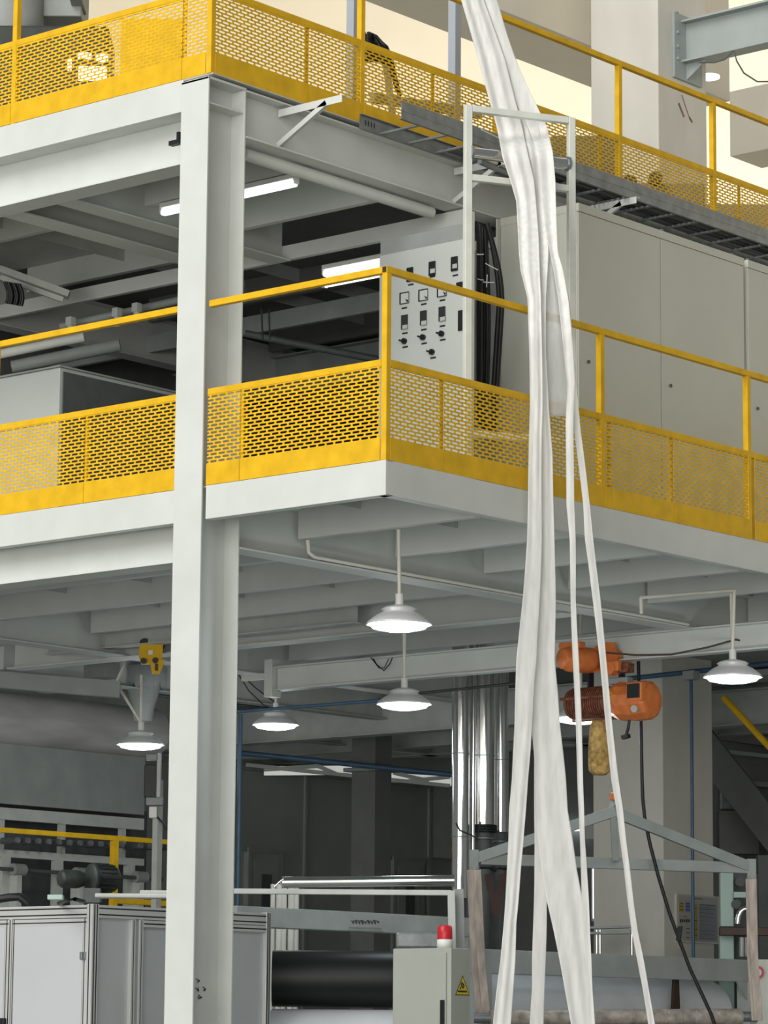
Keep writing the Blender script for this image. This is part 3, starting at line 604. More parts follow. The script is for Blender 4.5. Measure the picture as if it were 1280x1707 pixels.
def lamp_mesh(root, top):
    # top = junction of stem and lamp cap; lamp hangs below
    x, y, z = top
    MB().cyl((x, y, z-0.075), (x, y, z), 0.026, 18).build('socket', WHITEP, root)
    MB().lathe([(0.03, -0.07), (0.09, -0.085), (0.115, -0.10), (0.10, -0.115), (0.15, -0.14), (0.205, -0.185), (0.212, -0.20), (0.206, -0.20), (0.145, -0.15), (0.03, -0.10)], (x, y, z), 36).build('shade', SHADE, root)
    MB().lathe([(0.198, -0.192), (0.17, -0.222), (0.10, -0.237), (0.001, -0.241)], (x, y, z), 36).build('diffuser', GLOW, root)
proto = thing('pendant_lamp', (0, 0, 0), 'x', 'lamp', 'round pendant lamps under the lower platform')
lamp_mesh(proto, (0, 0, 0))
lamps = []
def lamp_at(px, py, d, stem, label, first=False):
    c_ = dp(px, py, d)        # py = y of stem end (top of socket)
    o = proto if first else copy_tree(proto)
    o.location = c_; o['label'] = label
    b = list(c_); o['_b'] = b
    if stem is not None:
        pts = [np.array(c_)+np.array([0, 0, -0.005])]+[np.array(s) for s in stem(np.array(c_))]
        m = MB()
        for s0, s1 in zip(pts[:-1], pts[1:]): m.cyl(s0, s1, 0.0125, 12)
        s = m.build('stem', PVC, None, base=b); s.parent = o; s.location = (0, 0, 0)
    L_ = bpy.data.lights.new('lamp_glow', 'POINT'); L_.energy = 14; L_.shadow_soft_size = 0.15; L_.color = (0.88, 0.96, 1.0)
    lo = bpy.data.objects.new('lamp_glow', L_); col.objects.link(lo); lo.location = np.array(c_)+np.array([0, 0, -0.34])
    return o
lamp_at(665.5, 990, 20.27, lambda c: [c+np.array([0.0, -0.01, 4.807-c[2]])], 'nearest round pendant lamp, hanging under the walkway corner', True)
lamp_at(674, 1131, 24.1, lambda c: [c+np.array([0.0, 0.0, 4.647-c[2]])], 'round pendant lamp directly below the nearest one, second in line', False)
lamp_at(460, 1172, 28.4, lambda c: [np.array([c[0], c[1], 5.019])], 'small round pendant lamp just right of the column by the monorail end')
lamp_at(235, 1204, 27.7, lambda c: [dp(193, 1138, 27.7), dp(207, 1108, 27.7), dp(207, 1108, 27.7)*np.array([1, 1, 0])+np.array([0, 0, 5.019])], 'round pendant lamp on a bent arm left of the column')
lamp_at(1221, 1083, 22.6, lambda c: [dp(1224, 984, 22.6), dp(1068, 996, 22.2), dp(1069, 1023, 22.2)], 'round pendant lamp on an ivory pipe arm at the right edge')
lamp_at(968, 1156, 25.0, lambda c: [np.array([c[0], c[1], 5.02])], 'round pendant lamp half hidden behind the fabric by the orange hoist')
# thin conduit along beam
a = onX(500, 905, -1.50); b = onX(1110, 1037, -1.50)
tag(MB().tube([(-1.50, 0.98, 4.80), (-1.50, 0.99, 4.72), (-1.50, 1.05, 4.697), (-1.50, 3.0, 4.692), (-1.50, 5.3, 4.692)], 0.013, 8).build('conduit', PVC), 'thin ivory conduit running along the lower flange behind the nearest lamp', 'conduit')

# ------------------------------------------------------------------ orange electric hoist
h0 = onY(1040, 1150, 5.42)
ho = thing('electric_hoist', (h0[0], 5.42, 3.95), 'orange electric rope hoist hanging from the monorail at the right', 'hoist')
X0 = h0[0]; zr0 = 4.47
def hp(px, py, yy=5.42): return onY(px, py, yy)
# trolley side plates, wheels, drive motor
for s in (-1, 1):
    MB().prism([(-0.13, -0.10), (0.11, -0.10), (0.13, 0.0), (0.10, 0.12), (-0.02, 0.13), (-0.12, 0.08)], (X0-0.12, 5.42+s*0.085, zr0+0.02), (1, 0, 0), (0, 0, 1), (0, s*0.012, 0)).build('trolley_plate', ORANGE, ho)
    for dx in (-0.19, -0.04):
        MB().cyl((X0+dx, 5.42+s*0.02, zr0+0.045), (X0+dx, 5.42+s*0.08, zr0+0.045), 0.045, 18).build('wheel', ORANGE, ho)
a = hp(982, 1107, 5.2); b = hp(1003, 1109, 5.2)
MB().lathe([(0.0, 0), (0.075, 0), (0.082, 0.012), (0.082, 0.05), (0.095, 0.055), (0.10, 0.09), (0.10, 0.26), (0.08, 0.29), (0.0, 0.30)], (X0-0.27, 4.98, 4.47), 28, axis=(0.35, 1, 0)).build('trolley_motor', ORANGE, ho)
MB().box(X0-0.34, X0-0.14, 5.03, 5.12, 4.55, 4.60).build('motor_box', ORANGE, ho, bevel=0.01)
a = hp(1028, 1140); 
MB().box(X0-0.10, X0+0.06, 5.26, 5.32, 4.38, 4.46).cyl((X0-0.02, 5.25, 4.40), (X0-0.02, 5.33, 4.40), 0.05, 18).build('guide_block', ORANGE, ho, bevel=0.008)
MB().box(X0-0.02, X0+0.13, 5.30, 5.38, 4.37, 4.44).build('contact_box', RUST, ho, bevel=0.004)
# suspension lugs
for dx in (-0.32, -0.02): MB().box(X0+dx-0.01, X0+dx+0.01, 5.39, 5.45, 4.24, 4.42).build('lug', BLACK, ho)
# drum with rope
zc = 4.165
dr = MB().cyl((X0-0.50, 5.42, zc), (X0-0.11, 5.42, zc), 0.115, 28).build('rope_drum', RUST, ho, label='rust red drum wound with rope')
m = MB()
for k in range(16):
    cx = X0-0.47+k*0.021; P = [(cx+0.004*math.sin(t), 5.42+0.121*math.cos(t), zc+0.121*math.sin(t)) for t in np.linspace(0, 2*PI, 22)]
    m.tube(P, 0.0065, 6)
m.build('wire_rope', RUST, dr)
for k in range(3): MB().cyl((X0-0.52, 5.42+0.13*math.cos(k*2.1+0.8), zc+0.13*math.sin(k*2.1+0.8)), (X0-0.08, 5.42+0.13*math.cos(k*2.1+0.8), zc+0.13*math.sin(k*2.1+0.8)), 0.012, 10).build('tie_rod', RUST, ho)
# motor and gear housing (right end): polygonal section
def octp(r, k=8, ph=PI/8): return [(r*math.cos(ph+i*2*PI/k), r*math.sin(ph+i*2*PI/k)) for i in range(k)]
def loft(secs):   # secs: (x, radius, zoffset)
    vs = []; n = 12
    for x, r, dz in secs: vs += [(x, 5.42+r*math.cos(PI/12+i*2*PI/n), zc+dz+r*math.sin(PI/12+i*2*PI/n)) for i in range(n)]
    fs = [(j*n+i, j*n+(i+1) % n, (j+1)*n+(i+1) % n, (j+1)*n+i) for j in range(len(secs)-1) for i in range(n)]
    fs += [tuple(range(n))[::-1], tuple((len(secs)-1)*n+i for i in range(n))]
    return MB().add(vs, fs)
loft([(X0-0.10, 0.12, 0), (X0-0.06, 0.135, 0), (X0-0.01, 0.155, -0.005), (X0+0.05, 0.150, -0.01), (X0+0.12, 0.156, -0.012), (X0+0.245, 0.150, -0.01), (X0+0.27, 0.125, -0.01), (X0+0.275, 0.09, -0.01)]).build('motor_housing', ORANGE, ho, bevel=0.006)
MB().box(X0+0.13, X0+0.275, 5.265, 5.34, zc-0.03, zc+0.12).build('control_box', ORANGE, ho, bevel=0.012)
MB().box(X0+0.145, X0+0.26, 5.257, 5.268, zc-0.005, zc+0.105).build('control_window', GLASSD, ho, bevel=0.003, label='dark framed window on the housing')
MB().cyl((X0+0.20, 5.285, zc-0.085), (X0+0.203, 5.268, zc-0.088), 0.028, 18).build('round_badge', GREEN, ho)
m = MB()      # yellow emblem strokes on the housing
for k, (x0_, z0_, x1_, z1_) in enumerate(((-0.05, 0.03, -0.03, 0.07), (-0.03, 0.07, -0.005, 0.03), (-0.06, 0.045, 0.0, 0.05), (-0.055, 0.0, -0.01, 0.02))):
    m.bar((X0+x0_, 5.268, zc+z0_), (X0+x1_, 5.268, zc+z1_), 0.003, 0.007)
m.build('emblem', SIGNY, ho)
MB().box(X0-0.12, X0+0.06, 5.38, 5.46, zc+0.13, zc+0.18).build('terminal_cover', MID, ho, bevel=0.01)
a = hp(1049, 1200, 5.36); b = hp(1043, 1228, 5.36)
MB().tube([a, (a+b)/2+np.array([0.005, 0, 0]), b], 0.012, 8).obox(b, (0.03, 0, 0.006), (0, 0.02, 0), (-0.003, 0, 0.014)).build('limit_switch', BLACK, ho)
# control cable down to the pendant
pts = [hp(1063, 1088, 5.62), hp(1064, 1103, 5.62), hp(1065, 1150, 5.62), hp(1068, 1200, 5.62), hp(1069, 1260, 5.62), hp(1071, 1330, 5.62), hp(1075, 1368, 5.62), hp(1084, 1410, 5.62), hp(1097, 1460, 5.62), hp(1115, 1520, 5.62), hp(1135, 1575, 5.62), hp(1150, 1615, 5.62), hp(1185, 1690, 5.62), hp(1195, 1720, 5.62)]
tag(MB().tube(pts, 0.014, 8).build('control_cable', BLACK), 'black control cable dropping from the hoist and slanting down right', 'cable')
a = hp(1132, 1556, 5.60)
tag(MB().obox(a, (0.018, 0, 0.0), (0, 0.012, 0), (0.01, 0, 0.055)).build('cable_tag', MOTOR, bevel=0.004), 'small dark green tag wrapped on the slanting control cable', 'tag')
# tan sack (rope catcher) under the hoist
a = hp(999, 1202, 5.35); b = hp(997, 1292, 5.35)
L_ = a[2]-b[2]
tag(MB().lathe([(0.0, -L_), (0.05, -L_), (0.082, -L_+0.03), (0.088, -L_*0.8), (0.086, -L_*0.5), (0.078, -L_*0.22), (0.072, -0.03), (0.055, 0), (0.0, 0.0)], a, 28).build('cloth_sack', SACK), 'tan cloth sack hanging under the orange hoist', 'sack')
# hook block
a = hp(1023, 1330, 5.4)
hk = thing('hook_block', (a[0], 5.4, a[2]-0.06), 'small orange hook block at the peak of the lifting frame', 'hook')
MB().box(a[0]-0.03, a[0]+0.03, 5.38, 5.42, a[2]-0.02, a[2]+0.04).build('block', ORANGE, hk, bevel=0.01)
MB().tube([(a[0]+0.02*math.cos(t), 5.4, a[2]-0.045+0.025*math.sin(t)) for t in np.linspace(-2.6, 1.6, 12)], 0.007, 8).build('hook', GALV, hk)
MB().cyl((a[0], 5.4, a[2]+0.04), (a[0]-0.02, 5.4, 4.04), 0.006, 8).build('rope', GALV, hk)
# catenary cable on the beam
pts = [dp(x, y, 23.8) for x, y in ((1010, 1088), (1060, 1092), (1120, 1091), (1180, 1079), (1226, 1066), (1245, 1071), (1290, 1078))]
tag(MB().tube(pts, 0.008, 6).build('festoon_cable', BROWN), 'thin dark cable festooned along the monorail to the right lamp', 'cable')
# fallen wires on monorail at x=640
pts = [onY(x, y, 5.34) for x, y in ((622, 1098), (628, 1108), (640, 1118), (650, 1106), (654, 1096))]
tag(MB().tube(pts, 0.005, 6).tube([onY(x, y, 5.34) for x, y in ((618, 1096), (632, 1114), (641, 1113), (648, 1098))], 0.004, 6).build('wire_loop', BLACK), 'small drooping wire loop on the monorail left of the second lamp', 'wire')
for k, pl in enumerate((((398, 1125), (415, 1152), (440, 1176), (457, 1182)), ((398, 1120), (425, 1146), (457, 1170)))):
    tag(MB().tube([dp(x, y, 27.6) for x, y in pl], 0.006, 6).build('sagging_wire', BLACK), ['lower', 'upper'][k]+' sagging wire from the column to the small lamp beside it', 'wire')

# ------------------------------------------------------------------ yellow trolley left of the column
t0 = dp(252, 1095, 25.6)
tr = thing('beam_trolley', (t0[0], t0[1], t0[2]-0.12), 'yellow beam trolley with dark wheels hanging left of the column', 'trolley')
ax = np.array([RT[0], RT[1], 0]); ax /= np.linalg.norm(ax); fw = np.array([FW[0], FW[1], 0]); fw /= np.linalg.norm(fw)
MB().prism([(-0.095, 0.10), (0.095, 0.11), (0.085, -0.02), (0.06, -0.04), (0.05, -0.06), (-0.08, -0.06), (-0.10, 0.0)], t0, ax, (0, 0, 1), fw*0.014).build('side_plate', YEL, tr)
MB().prism([(-0.01, -0.03), (0.115, -0.02), (0.10, -0.06), (0.07, -0.14), (0.01, -0.14), (0.0, -0.08)], t0-fw*0.012, ax, (0, 0, 1), fw*0.014).build('load_plate', YEL, tr)
for dx, dz in ((-0.06, -0.035), (0.035, -0.03)): MB().cyl(t0+ax*dx+np.array([0, 0, dz])-fw*0.025, t0+ax*dx+np.array([0, 0, dz])+fw*0.03, 0.024, 16).build('axle', BLACK, tr)
for dx in (-0.055, 0.06): MB().cyl(t0+ax*dx+np.array([0, 0, 0.11])+fw*0.02, t0+ax*dx+np.array([0, 0, 0.11])+fw*0.09, 0.045, 18).build('wheel', BLACK, tr)
MB().obox(t0-fw*0.004+np.array([0, 0, 0.035])-ax*0.005, ax*0.018, fw*0.003, (0, 0, 0.018)).build('badge', WHITEP, tr)
MB().obox(t0-fw*0.016+np.array([0, 0, -0.085])+ax*0.045, ax*0.012, fw*0.004, (0, 0, 0.028)).build('slot', BROWN, tr)
ibeam('monorail_beam', (t0[0]-1.2, t0[1]+0.0, t0[2]+0.10), (t0[0]+2.2, t0[1], t0[2]+0.10), 0.18, 0.10, 'dark rail that the yellow trolley runs on', mt=STEELD, cat='monorail')
# plastic-wrapped hanging funnel behind lamp
a = dp(240, 1112, 29.0)
fn = tag(MB().lathe([(0.20, 0), (0.21, -0.05), (0.15, -0.20), (0.10, -0.38), (0.085, -0.5)], a, 24).build('wrapped_funnel', MID), 'grey tapered duct wrapped in film under the yellow trolley', 'duct')

rf_ = random.Random(11); vs = []; n_ = 40
for i in range(n_):
    t = 2*PI*i/n_; vs.append(a+np.array([0.215*math.cos(t), 0.215*math.sin(t), 0.0])); vs.append(a+np.array([0.205*math.cos(t), 0.205*math.sin(t), -0.13-0.06*rf_.random()-(0.05 if i % 2 else 0)]))
o = MB().add(vs, [(2*i, 2*i+1, (2*i+3) % (2*n_), (2*i+2) % (2*n_)) for i in range(n_)], True).build('film_fringe', FILM)
sd = o.modifiers.new('t', 'SOLIDIFY'); sd.thickness = 0.004
tag(o, 'ragged clear film hanging around the top of the tapered duct', 'film')
# ------------------------------------------------------------------ large duct and machine at left
XM = -9.4
def mY(px, py): return onX(px, py, XM)
d0 = mY(-120, 1180); d1 = mY(242, 1200)
ztop, zbot = mY(60, 1158)[2], mY(60, 1246)[2]; rr = (ztop-zbot)/2*0.97
dz_ = (mY(242, 1205)[2]-mY(0, 1196)[2])
tag(MB().cyl((XM, d0[1], (ztop+zbot)/2), (XM, d1[1]+0.1, (ztop+zbot)/2), rr, 40).build('insulated_duct', DUCT), 'large grey wrapped duct lying across the left below the platform', 'duct')
# machine behind: upper grey panel
mp2 = thing('coating_machine', (XM-0.4, (mY(0, 1300)[1]+mY(242, 1300)[1])/2, 0), 'grey machine with a nozzle row and drive shaft behind the yellow barrier rail', 'machine')
ya, yb = mY(-80, 1300)[1], mY(242, 1300)[1]
z1_, z2_ = mY(120, 1349)[2], mY(120, 1246)[2]
MB().box(XM-0.06, XM, ya, yb, z1_, z2_).build('cover_panel', MID, mp2, bevel=0.004)
zt1, zb1 = mY(120, 1352)[2]-0.02, mY(120, 1375)[2]
MB().box(XM-0.04, XM+0.02, ya, mY(238, 1360)[1], zb1, zt1).build('upper_beam', STEELD, mp2)
zt2, zb2 = mY(120, 1424)[2], mY(120, 1436)[2]
MB().box(XM-0.04, XM+0.02, ya, mY(238, 1430)[1], zb2, zt2).build('lower_beam', STEELD, mp2)
for px in (-10, 3, 105, 206):
    yy = mY(px, 1400)[1]; MB().box(XM-0.05, XM, yy-0.03, yy+0.03, zb2, zt1).build('mullion', STEELD, mp2)
MB().box(XM-0.30, XM-0.26, ya, yb+0.3, 0.0, zt1+0.1).build('rear_sheet', DARK, mp2)
for k in range(15):
    px = 0+k*17.4 if k < 11 else 205+(k-11)*16.2
    a = mY(px, 1402+px*0.045)
    n_ = MB().cyl((XM+0.03, a[1], a[2]), (XM+0.22, a[1], a[2]), 0.030, 16).build('nozzle', DARK, mp2)
    MB().cyl((XM+0.22, a[1], a[2]), (XM+0.25, a[1], a[2]), 0.026, 16).build('nozzle_tip', GALV, n_)
a0, a1 = mY(-20, 1448), mY(258, 1462)
MB().cyl((XM+0.1, a0[1], a0[2]), (XM+0.1, a1[1], a0[2]-0.01), 0.018, 12).build('drive_shaft', DARK, mp2)
for px in (18, 122, 222):
    a = mY(px, 1450)
    MB().cyl((XM+0.1, a[1]-0.07, a0[2]), (XM+0.1, a[1]+0.07, a0[2]), 0.055, 18).build('shaft_bearing', MID, mp2)
    MB().box(XM+0.0, XM+0.12, a[1]-0.03, a[1]+0.03, a0[2]-0.45, a0[2]-0.05).build('bearing_stand', STEELD, mp2)
for px in (8, 96, 216):
    yy = mY(px, 1470)[1]; MB().box(XM-0.04, XM+0.02, yy-0.05, yy+0.05, 0, zb2).build('leg', STEELD, mp2)
# pneumatic gear beside the column
pn = thing('pneumatic_unit', dp(258, 1350, 27), 'small air cylinder and valve blocks just left of the column', 'valve')
for (x0, y0, x1, y1, mt_, nm) in ((241, 1275, 262, 1330, BLACK, 'cylinder'), (244, 1328, 272, 1343, MID, 'clamp_block'), (249, 1345, 262, 1364, WHITEP, 'valve_box'), (244, 1258, 262, 1268, MID, 'mount'), (262, 1255, 268, 1330, STEELD, 'guide_rod')):
    A = dp(x0, y0, 27); Bq = dp(x1, y1, 27); cen = (A+Bq)/2
    MB().obox(cen, ax*abs((Bq-A)@ax)/2, fw*0.05, (0, 0, abs(A[2]-Bq[2])/2)).build(nm, mt_, pn, bevel=0.006)
q_ = dp(264, 1300, 27.1); MB().box(q_[0]-0.03, q_[0]+0.03, q_[1]-0.03, q_[1]+0.03, 0, q_[2]).build('stand', STEELD, pn)
MB().tube([dp(262, 1362, 27), dp(272, 1372, 27), dp(278, 1384, 27)], 0.01, 8).build('air_hose', BLACK, pn)
# yellow low rail at left
XY = -8.6
y0 = onX(-40, 1383, XY)[1]; y1 = onX(281, 1398, XY)[1]; zz = onX(120, 1388, XY)[2]
yr = thing('barrier_rail', (XY, (y0+y1)/2, 0), 'yellow barrier rail in front of the left machine', 'railing')
MB().box(XY-0.02, XY+0.02, y0, y1+0.15, zz-0.045, zz).build('top_rail', YEL, yr, bevel=0.004)
yy = onX(190, 1440, XY)[1]
MB().box(XY-0.025, XY+0.025, yy-0.035, yy+0.035, 0, zz-0.045).build('post', YEL, yr, bevel=0.004)
zz2 = onX(235, 1503, XY)[2]
MB().box(XY-0.02, XY+0.02, yy, y1+0.1, zz2-0.03, zz2+0.02).build('lower_rail', YEL, yr, bevel=0.004)
# gearmotor on top of the enclosure
g0 = dp(150, 1466, 21.5)
gm = thing('gear_motor', (g0[0], g0[1], g0[2]-0.16), 'dark gear motor standing on the aluminium enclosure at the left', 'motor')
MB().lathe([(0.0, -0.17), (0.05, -0.17), (0.062, -0.15), (0.062, -0.04), (0.05, 0.0)], g0-ax*0.05+np.array([0, 0, 0.0]), 24, axis=ax+fw*0.6).build('gear_head', MOTOR, gm)
MB().lathe([(0.0, 0), (0.095, 0), (0.10, 0.01), (0.10, 0.03), (0.085, 0.035), (0.085, 0.18), (0.07, 0.20), (0.0, 0.20)], g0+ax*0.0+np.array([0, 0, 0.01]), 28, axis=ax+fw*0.6).build('motor_body', MOTOR, gm)
m = MB()
for k in range(16):
    t = k*2*PI/16; 
    dd_ = ax+fw*0.6; dd_ /= np.linalg.norm(dd_); s1_ = np.cross(dd_, (0, 0, 1)); u1_ = np.array([0, 0, 1.0])
    o_ = g0+dd_*0.11+np.array([0, 0, 0.01])+(s1_*math.cos(t)+u1_*math.sin(t))*0.088
    m.obox(o_, dd_*0.06, (s1_*math.cos(t)+u1_*math.sin(t))*0.008, (-s1_*math.sin(t)+u1_*math.cos(t))*0.003)
m.build('cooling_fins', MOTOR, gm)
MB().obox(g0+ax*0.02+np.array([0, 0, -0.11]), ax*0.06, fw*0.06, (0, 0, 0.05)).build('foot', DARK, gm, bevel=0.006)

# ------------------------------------------------------------------ aluminium profile enclosure (bottom left)
EX, EY = -3.24, 0.8; EZ = onY(155, 1508, EY)[2]
EYR = onX(452, 1514, EX)[1]
en = thing('profile_enclosure', (EX-0.8, EY+0.9, 0), 'machine enclosure of slotted aluminium profiles with grey-white panels at the bottom left', 'enclosure')
def prof(m_, x0, x1, y0, y1, z0, z1): return m_.box(x0, x1, y0, y1, z0, z1)
def rail_prof_x(x0, x1, z0, z1, y, nm='rail', n=2):
    MB().box(x0, x1, y, y+0.04, z0, z1).build(nm, ALU, en, bevel=0.002)
    m = MB()
    for k in range(n): zc_ = z0+(k+0.5)*(z1-z0)/n; m.box(x0, x1, y-0.0012, y+0.002, zc_-0.0045, zc_+0.0045)
    m.build('slot', BLACK, en)
def rail_prof_y(y0, y1, z0, z1, x, nm='rail', n=2):
    MB().box(x-0.04, x, y0, y1, z0, z1).build(nm, ALU, en, bevel=0.002)
    m = MB()
    for k in range(n): zc_ = z0+(k+0.5)*(z1-z0)/n; m.box(x-0.002, x+0.0012, y0, y1, zc_-0.0045, zc_+0.0045)
    m.build('slot', BLACK, en)
def post(x0, x1, y0, y1, z1, slotx=None, sloty=None):
    MB().box(x0, x1, y0, y1, 0, z1).build('post', ALU, en, bevel=0.002)
    m = MB()
    for s in (slotx or []): m.box(s-0.0045, s+0.0045, y0-0.0012, y0+0.002, 0, z1-0.003)
    for s in (sloty or []): m.box(x1-0.002, x1+0.0012, s-0.0045, s+0.0045, 0, z1-0.003)
    if m.v: m.build('slot', BLACK, en)
rail_prof_x(-6.2, EX-0.06, EZ-0.085, EZ, EY)
rail_prof_y(EY+0.06, EYR-0.05, EZ-0.085, EZ, EX)
post(EX-0.055, EX, EY-0.002, EY+0.06, EZ+0.006, [EX-0.028], [EY+0.018, EY+0.042])
post(EX-0.05, EX+0.003, EYR-0.05, EYR, EZ+0.006, None, [EYR-0.035, EYR-0.015])
MB().box(-6.2, EX-0.045, EY+0.045, EYR-0.05, EZ-0.012, EZ).build('top_plate', DARK, en)
xdoor = onY(18, 1600, EY)[0]
post(xdoor-0.03, xdoor, EY-0.001, EY+0.04, EZ-0.085, [xdoor-0.015])
x2 = onY(12, 1600, EY)[0]
# doors on the left face
for (xa, xb, lb) in ((xdoor+0.006, EX-0.062, None), (xdoor-0.75, xdoor-0.036, None)):
    dd_ = MB().box(xa, xb, EY+0.004, EY+0.03, 0.1, EZ-0.09).build('door', ALU, en, bevel=0.002)
    MB().box(xa+0.03, xb-0.03, EY+0.0, EY+0.0045, 0.13, EZ-0.14).build('door_panel', PANELW, dd_)
    MB().box(xa, xb, EY+0.002, EY+0.0045, EZ-0.118, EZ-0.111).box(xa+0.012, xa+0.018, EY+0.002, EY+0.0045, 0.1, EZ-0.09).box(xb-0.018, xb-0.012, EY+0.002, EY+0.0045, 0.1, EZ-0.09).build('door_slot', BLACK, dd_)
a = onY(139, 1593, EY)
MB().box(a[0]-0.03, a[0]+0.03, EY-0.008, EY+0.004, a[2]-0.025, a[2]+0.025).cyl((a[0], EY-0.014, a[2]-0.025), (a[0], EY-0.014, a[2]+0.025), 0.006, 10).build('hinge', GALV, en, bevel=0.002)
a = onY(6, 1702, EY)
MB().box(a[0]-0.03, a[0]+0.03, EY-0.03, EY, a[2]-0.10, a[2]+0.02).build('door_handle', BLACK, en, bevel=0.006)
# right face panels
yA = onX(222, 1600, EX)[1]
MB().box(EX-0.035, EX-0.028, EY+0.06, EYR-0.05, 0.1, EZ-0.085).build('side_panel', PANELW, en)
for yy in (yA, yA+0.075):
    MB().box(EX-0.03, EX+0.001, yy-0.02, yy+0.02, 0.05, EZ-0.087).build('post', ALU, en, bevel=0.002)
    MB().box(EX-0.001, EX+0.0018, yy-0.003, yy+0.003, 0.05, EZ-0.09).build('slot', BLACK, en)
rail_prof_y(yA+0.10, EYR-0.05, EZ-0.135, EZ-0.09, EX+0.001, n=1)
# cloth and cables on top of the enclosure
tag(MB().tube([dp(x, y, 20.6) for x, y in ((-10, 1500), (15, 1496), (32, 1495), (40, 1501), (46, 1507))], 0.028, 10).build('flexible_hose', BLACK), 'black flexible hose lying on the enclosure at the far left', 'hose')
tag(MB().tube([onZ(x, y, EZ+0.016) for x, y in ((98, 1506), (110, 1501), (125, 1499), (140, 1503))], 0.014, 8).build('flexible_hose', BLACK), 'short black hose beside the gear motor on the enclosure', 'hose')
tag(MB().obox(onZ(222, 1494, EZ+0.02), ax*0.24, fw*0.09, (0, 0, 0.014)).obox(onZ(260, 1489, EZ+0.055), ax*0.1, fw*0.1, (0, 0, 0.015)).build('folded_sheet', STEELD, bevel=0.008), 'folded white sheet lying on the enclosure beside the column', 'sheet')
tag(MB().obox(onZ(93, 1496, EZ+0.016), ax*0.05, fw*0.05, (0, 0, 0.016)).build('foam_block', MINT, bevel=0.004), 'small pale green block on the enclosure by the gear motor', 'block')

# ------------------------------------------------------------------ middle bottom: winder frame, rolls, cabinet
wf = thing('winder_gantry', (-1.9, 1.8, 0), 'pale tube gantry beside the column above the dark film roll', 'frame')
A = dp(390, 1491, 21.1); B_ = dp(752, 1485, 21.1); zg = 2.545
dirg = np.array([B_[0]-A[0], B_[1]-A[1], 0]); Lg = np.linalg.norm(dirg); dirg /= Lg
p0 = np.array([A[0], A[1], zg]); p1 = p0+dirg*Lg
MB().bar(p0-dirg*0.3, p1, 0.05, 0.035).build('top_bar', STEELD, wf, bevel=0.004)
MB().bar(p1+np.array([0, 0, 0.015]), (p1[0]+0.04, p1[1]+0.05, 0), 0.05, 0.05, up=dirg).build('leg', STEELD, wf, bevel=0.004)
MB().bar(p1+dirg*0.05+fw*0.1+np.array([0, 0, 0.03]), (p1[0]+0.09+fw[0]*0.1, p1[1]+0.08+fw[1]*0.1, 0), 0.09, 0.07, up=dirg).build('leg', MID, wf, bevel=0.004)
MB().bar(p0-dirg*0.2, (p0-dirg*0.2)*np.array([1, 1, 0]), 0.05, 0.05, up=dirg).build('leg', STEELD, wf, bevel=0.004)
A = dp(470, 1471, 22.6); B_ = dp(757, 1468, 22.6)
tag(MB().cyl(A, B_, 0.040, 28).build('chrome_tube', CHROME), 'thick polished tube lying above the pale gantry bar', 'pipe')
tag(MB().tube([dp(458, 1478, 22.5), dp(466, 1470, 22.5), dp(473, 1465, 22.5)], 0.006, 8).tube([dp(466, 1470, 22.5), dp(472, 1478, 22.5)], 0.006, 8).build('wire_bracket', CHROME), 'small bent bright bracket at the left end of the polished tube', 'bracket')
# green-grey machine beam
gb = thing('machine_beam', (-4.1, 4.9, 0), 'long green-grey machine beam with a faded logo above the dark roll', 'machine')
A = onX(450, 1512, -4.2); Y0_, Y1_ = onX(440, 1530, -4.2)[1], onX(800, 1545, -4.2)[1]
zA = (onX(450, 1512, -4.2)[2]+onX(700, 1526, -4.2)[2])/2; zB = (onX(450, 1548, -4.2)[2]+onX(700, 1556, -4.2)[2])/2
MB().box(-4.35, -4.2, Y0_-0.3, Y1_, zB, zA).build('beam', GREEN, gb, bevel=0.006)
MB().box(-4.33, -4.21, Y1_-0.15, Y1_-0.02, 0, zB).build('leg', GREEN, gb)
MB().box(-4.33, -4.21, Y0_-0.25, Y0_-0.10, 0, zB).build('leg', GREEN, gb)
m = MB()
rl_ = random.Random(3)
for k in range(9):     # illegible faded logo: dark strokes and underline bar
    px = 586+k*5.2; a = onX(px, 1535+rl_.uniform(-1, 1), -4.198); b = onX(px+3.6, 1540+rl_.uniform(-1.5, 1), -4.198); c_ = onX(px+3.5, 1534.5+rl_.uniform(-1, 1), -4.198)
    m.bar(a, b, 0.002, 0.009); m.bar(b, c_, 0.002, 0.008) 
    if k % 2: m.bar(a, c_, 0.002, 0.008)
m.build('faded_logo', DARK, gb, label='illegible faded dark lettering')
m = MB(); a = onX(582, 1546, -4.198); b = onX(636, 1548, -4.198); m.bar(a, b, 0.002, 0.012); a = onX(580, 1550.5, -4.198); b = onX(638, 1552.5, -4.198); m.bar(a, b, 0.002, 0.01)
m.build('logo_underline', MID, gb)
# upright tubes behind: their reflected light is put into a pale colour
for k, (px, d_) in enumerate(((455, 24.8), (466, 24.8), (474, 24.8), (486, 24.8), (495, 24.8))):
    a = dp(px, 1480, 26.0); tag(MB().cyl((a[0], a[1], 0), (a[0], a[1], a[2]+0.03), [0.02, 0.028, 0.022, 0.028, 0.018][k], 18).build('chrome_post', REFLECT), ordn[k]+' from the left of the bright polished upright tubes behind the gantry', 'pipe', 'polished uprights behind the gantry')
# dark roll and white roll
A = dp(452, 1632, 23.3); ra = 0.205
dX = np.array([0.0, 1.0, 0]); 
tag(MB().cyl(dp(454, 1631, 23.2), dp(690, 1633, 23.2), ra, 48).build('film_roll', ROLLB), 'large black film roll behind the grey cabinet', 'roll')
tag(MB().cyl(dp(450, 1740, 23.0), dp(700, 1742, 23.0), 0.25, 48).build('film_roll', ROLLW), 'pale blue-white roll below the black film roll', 'roll')
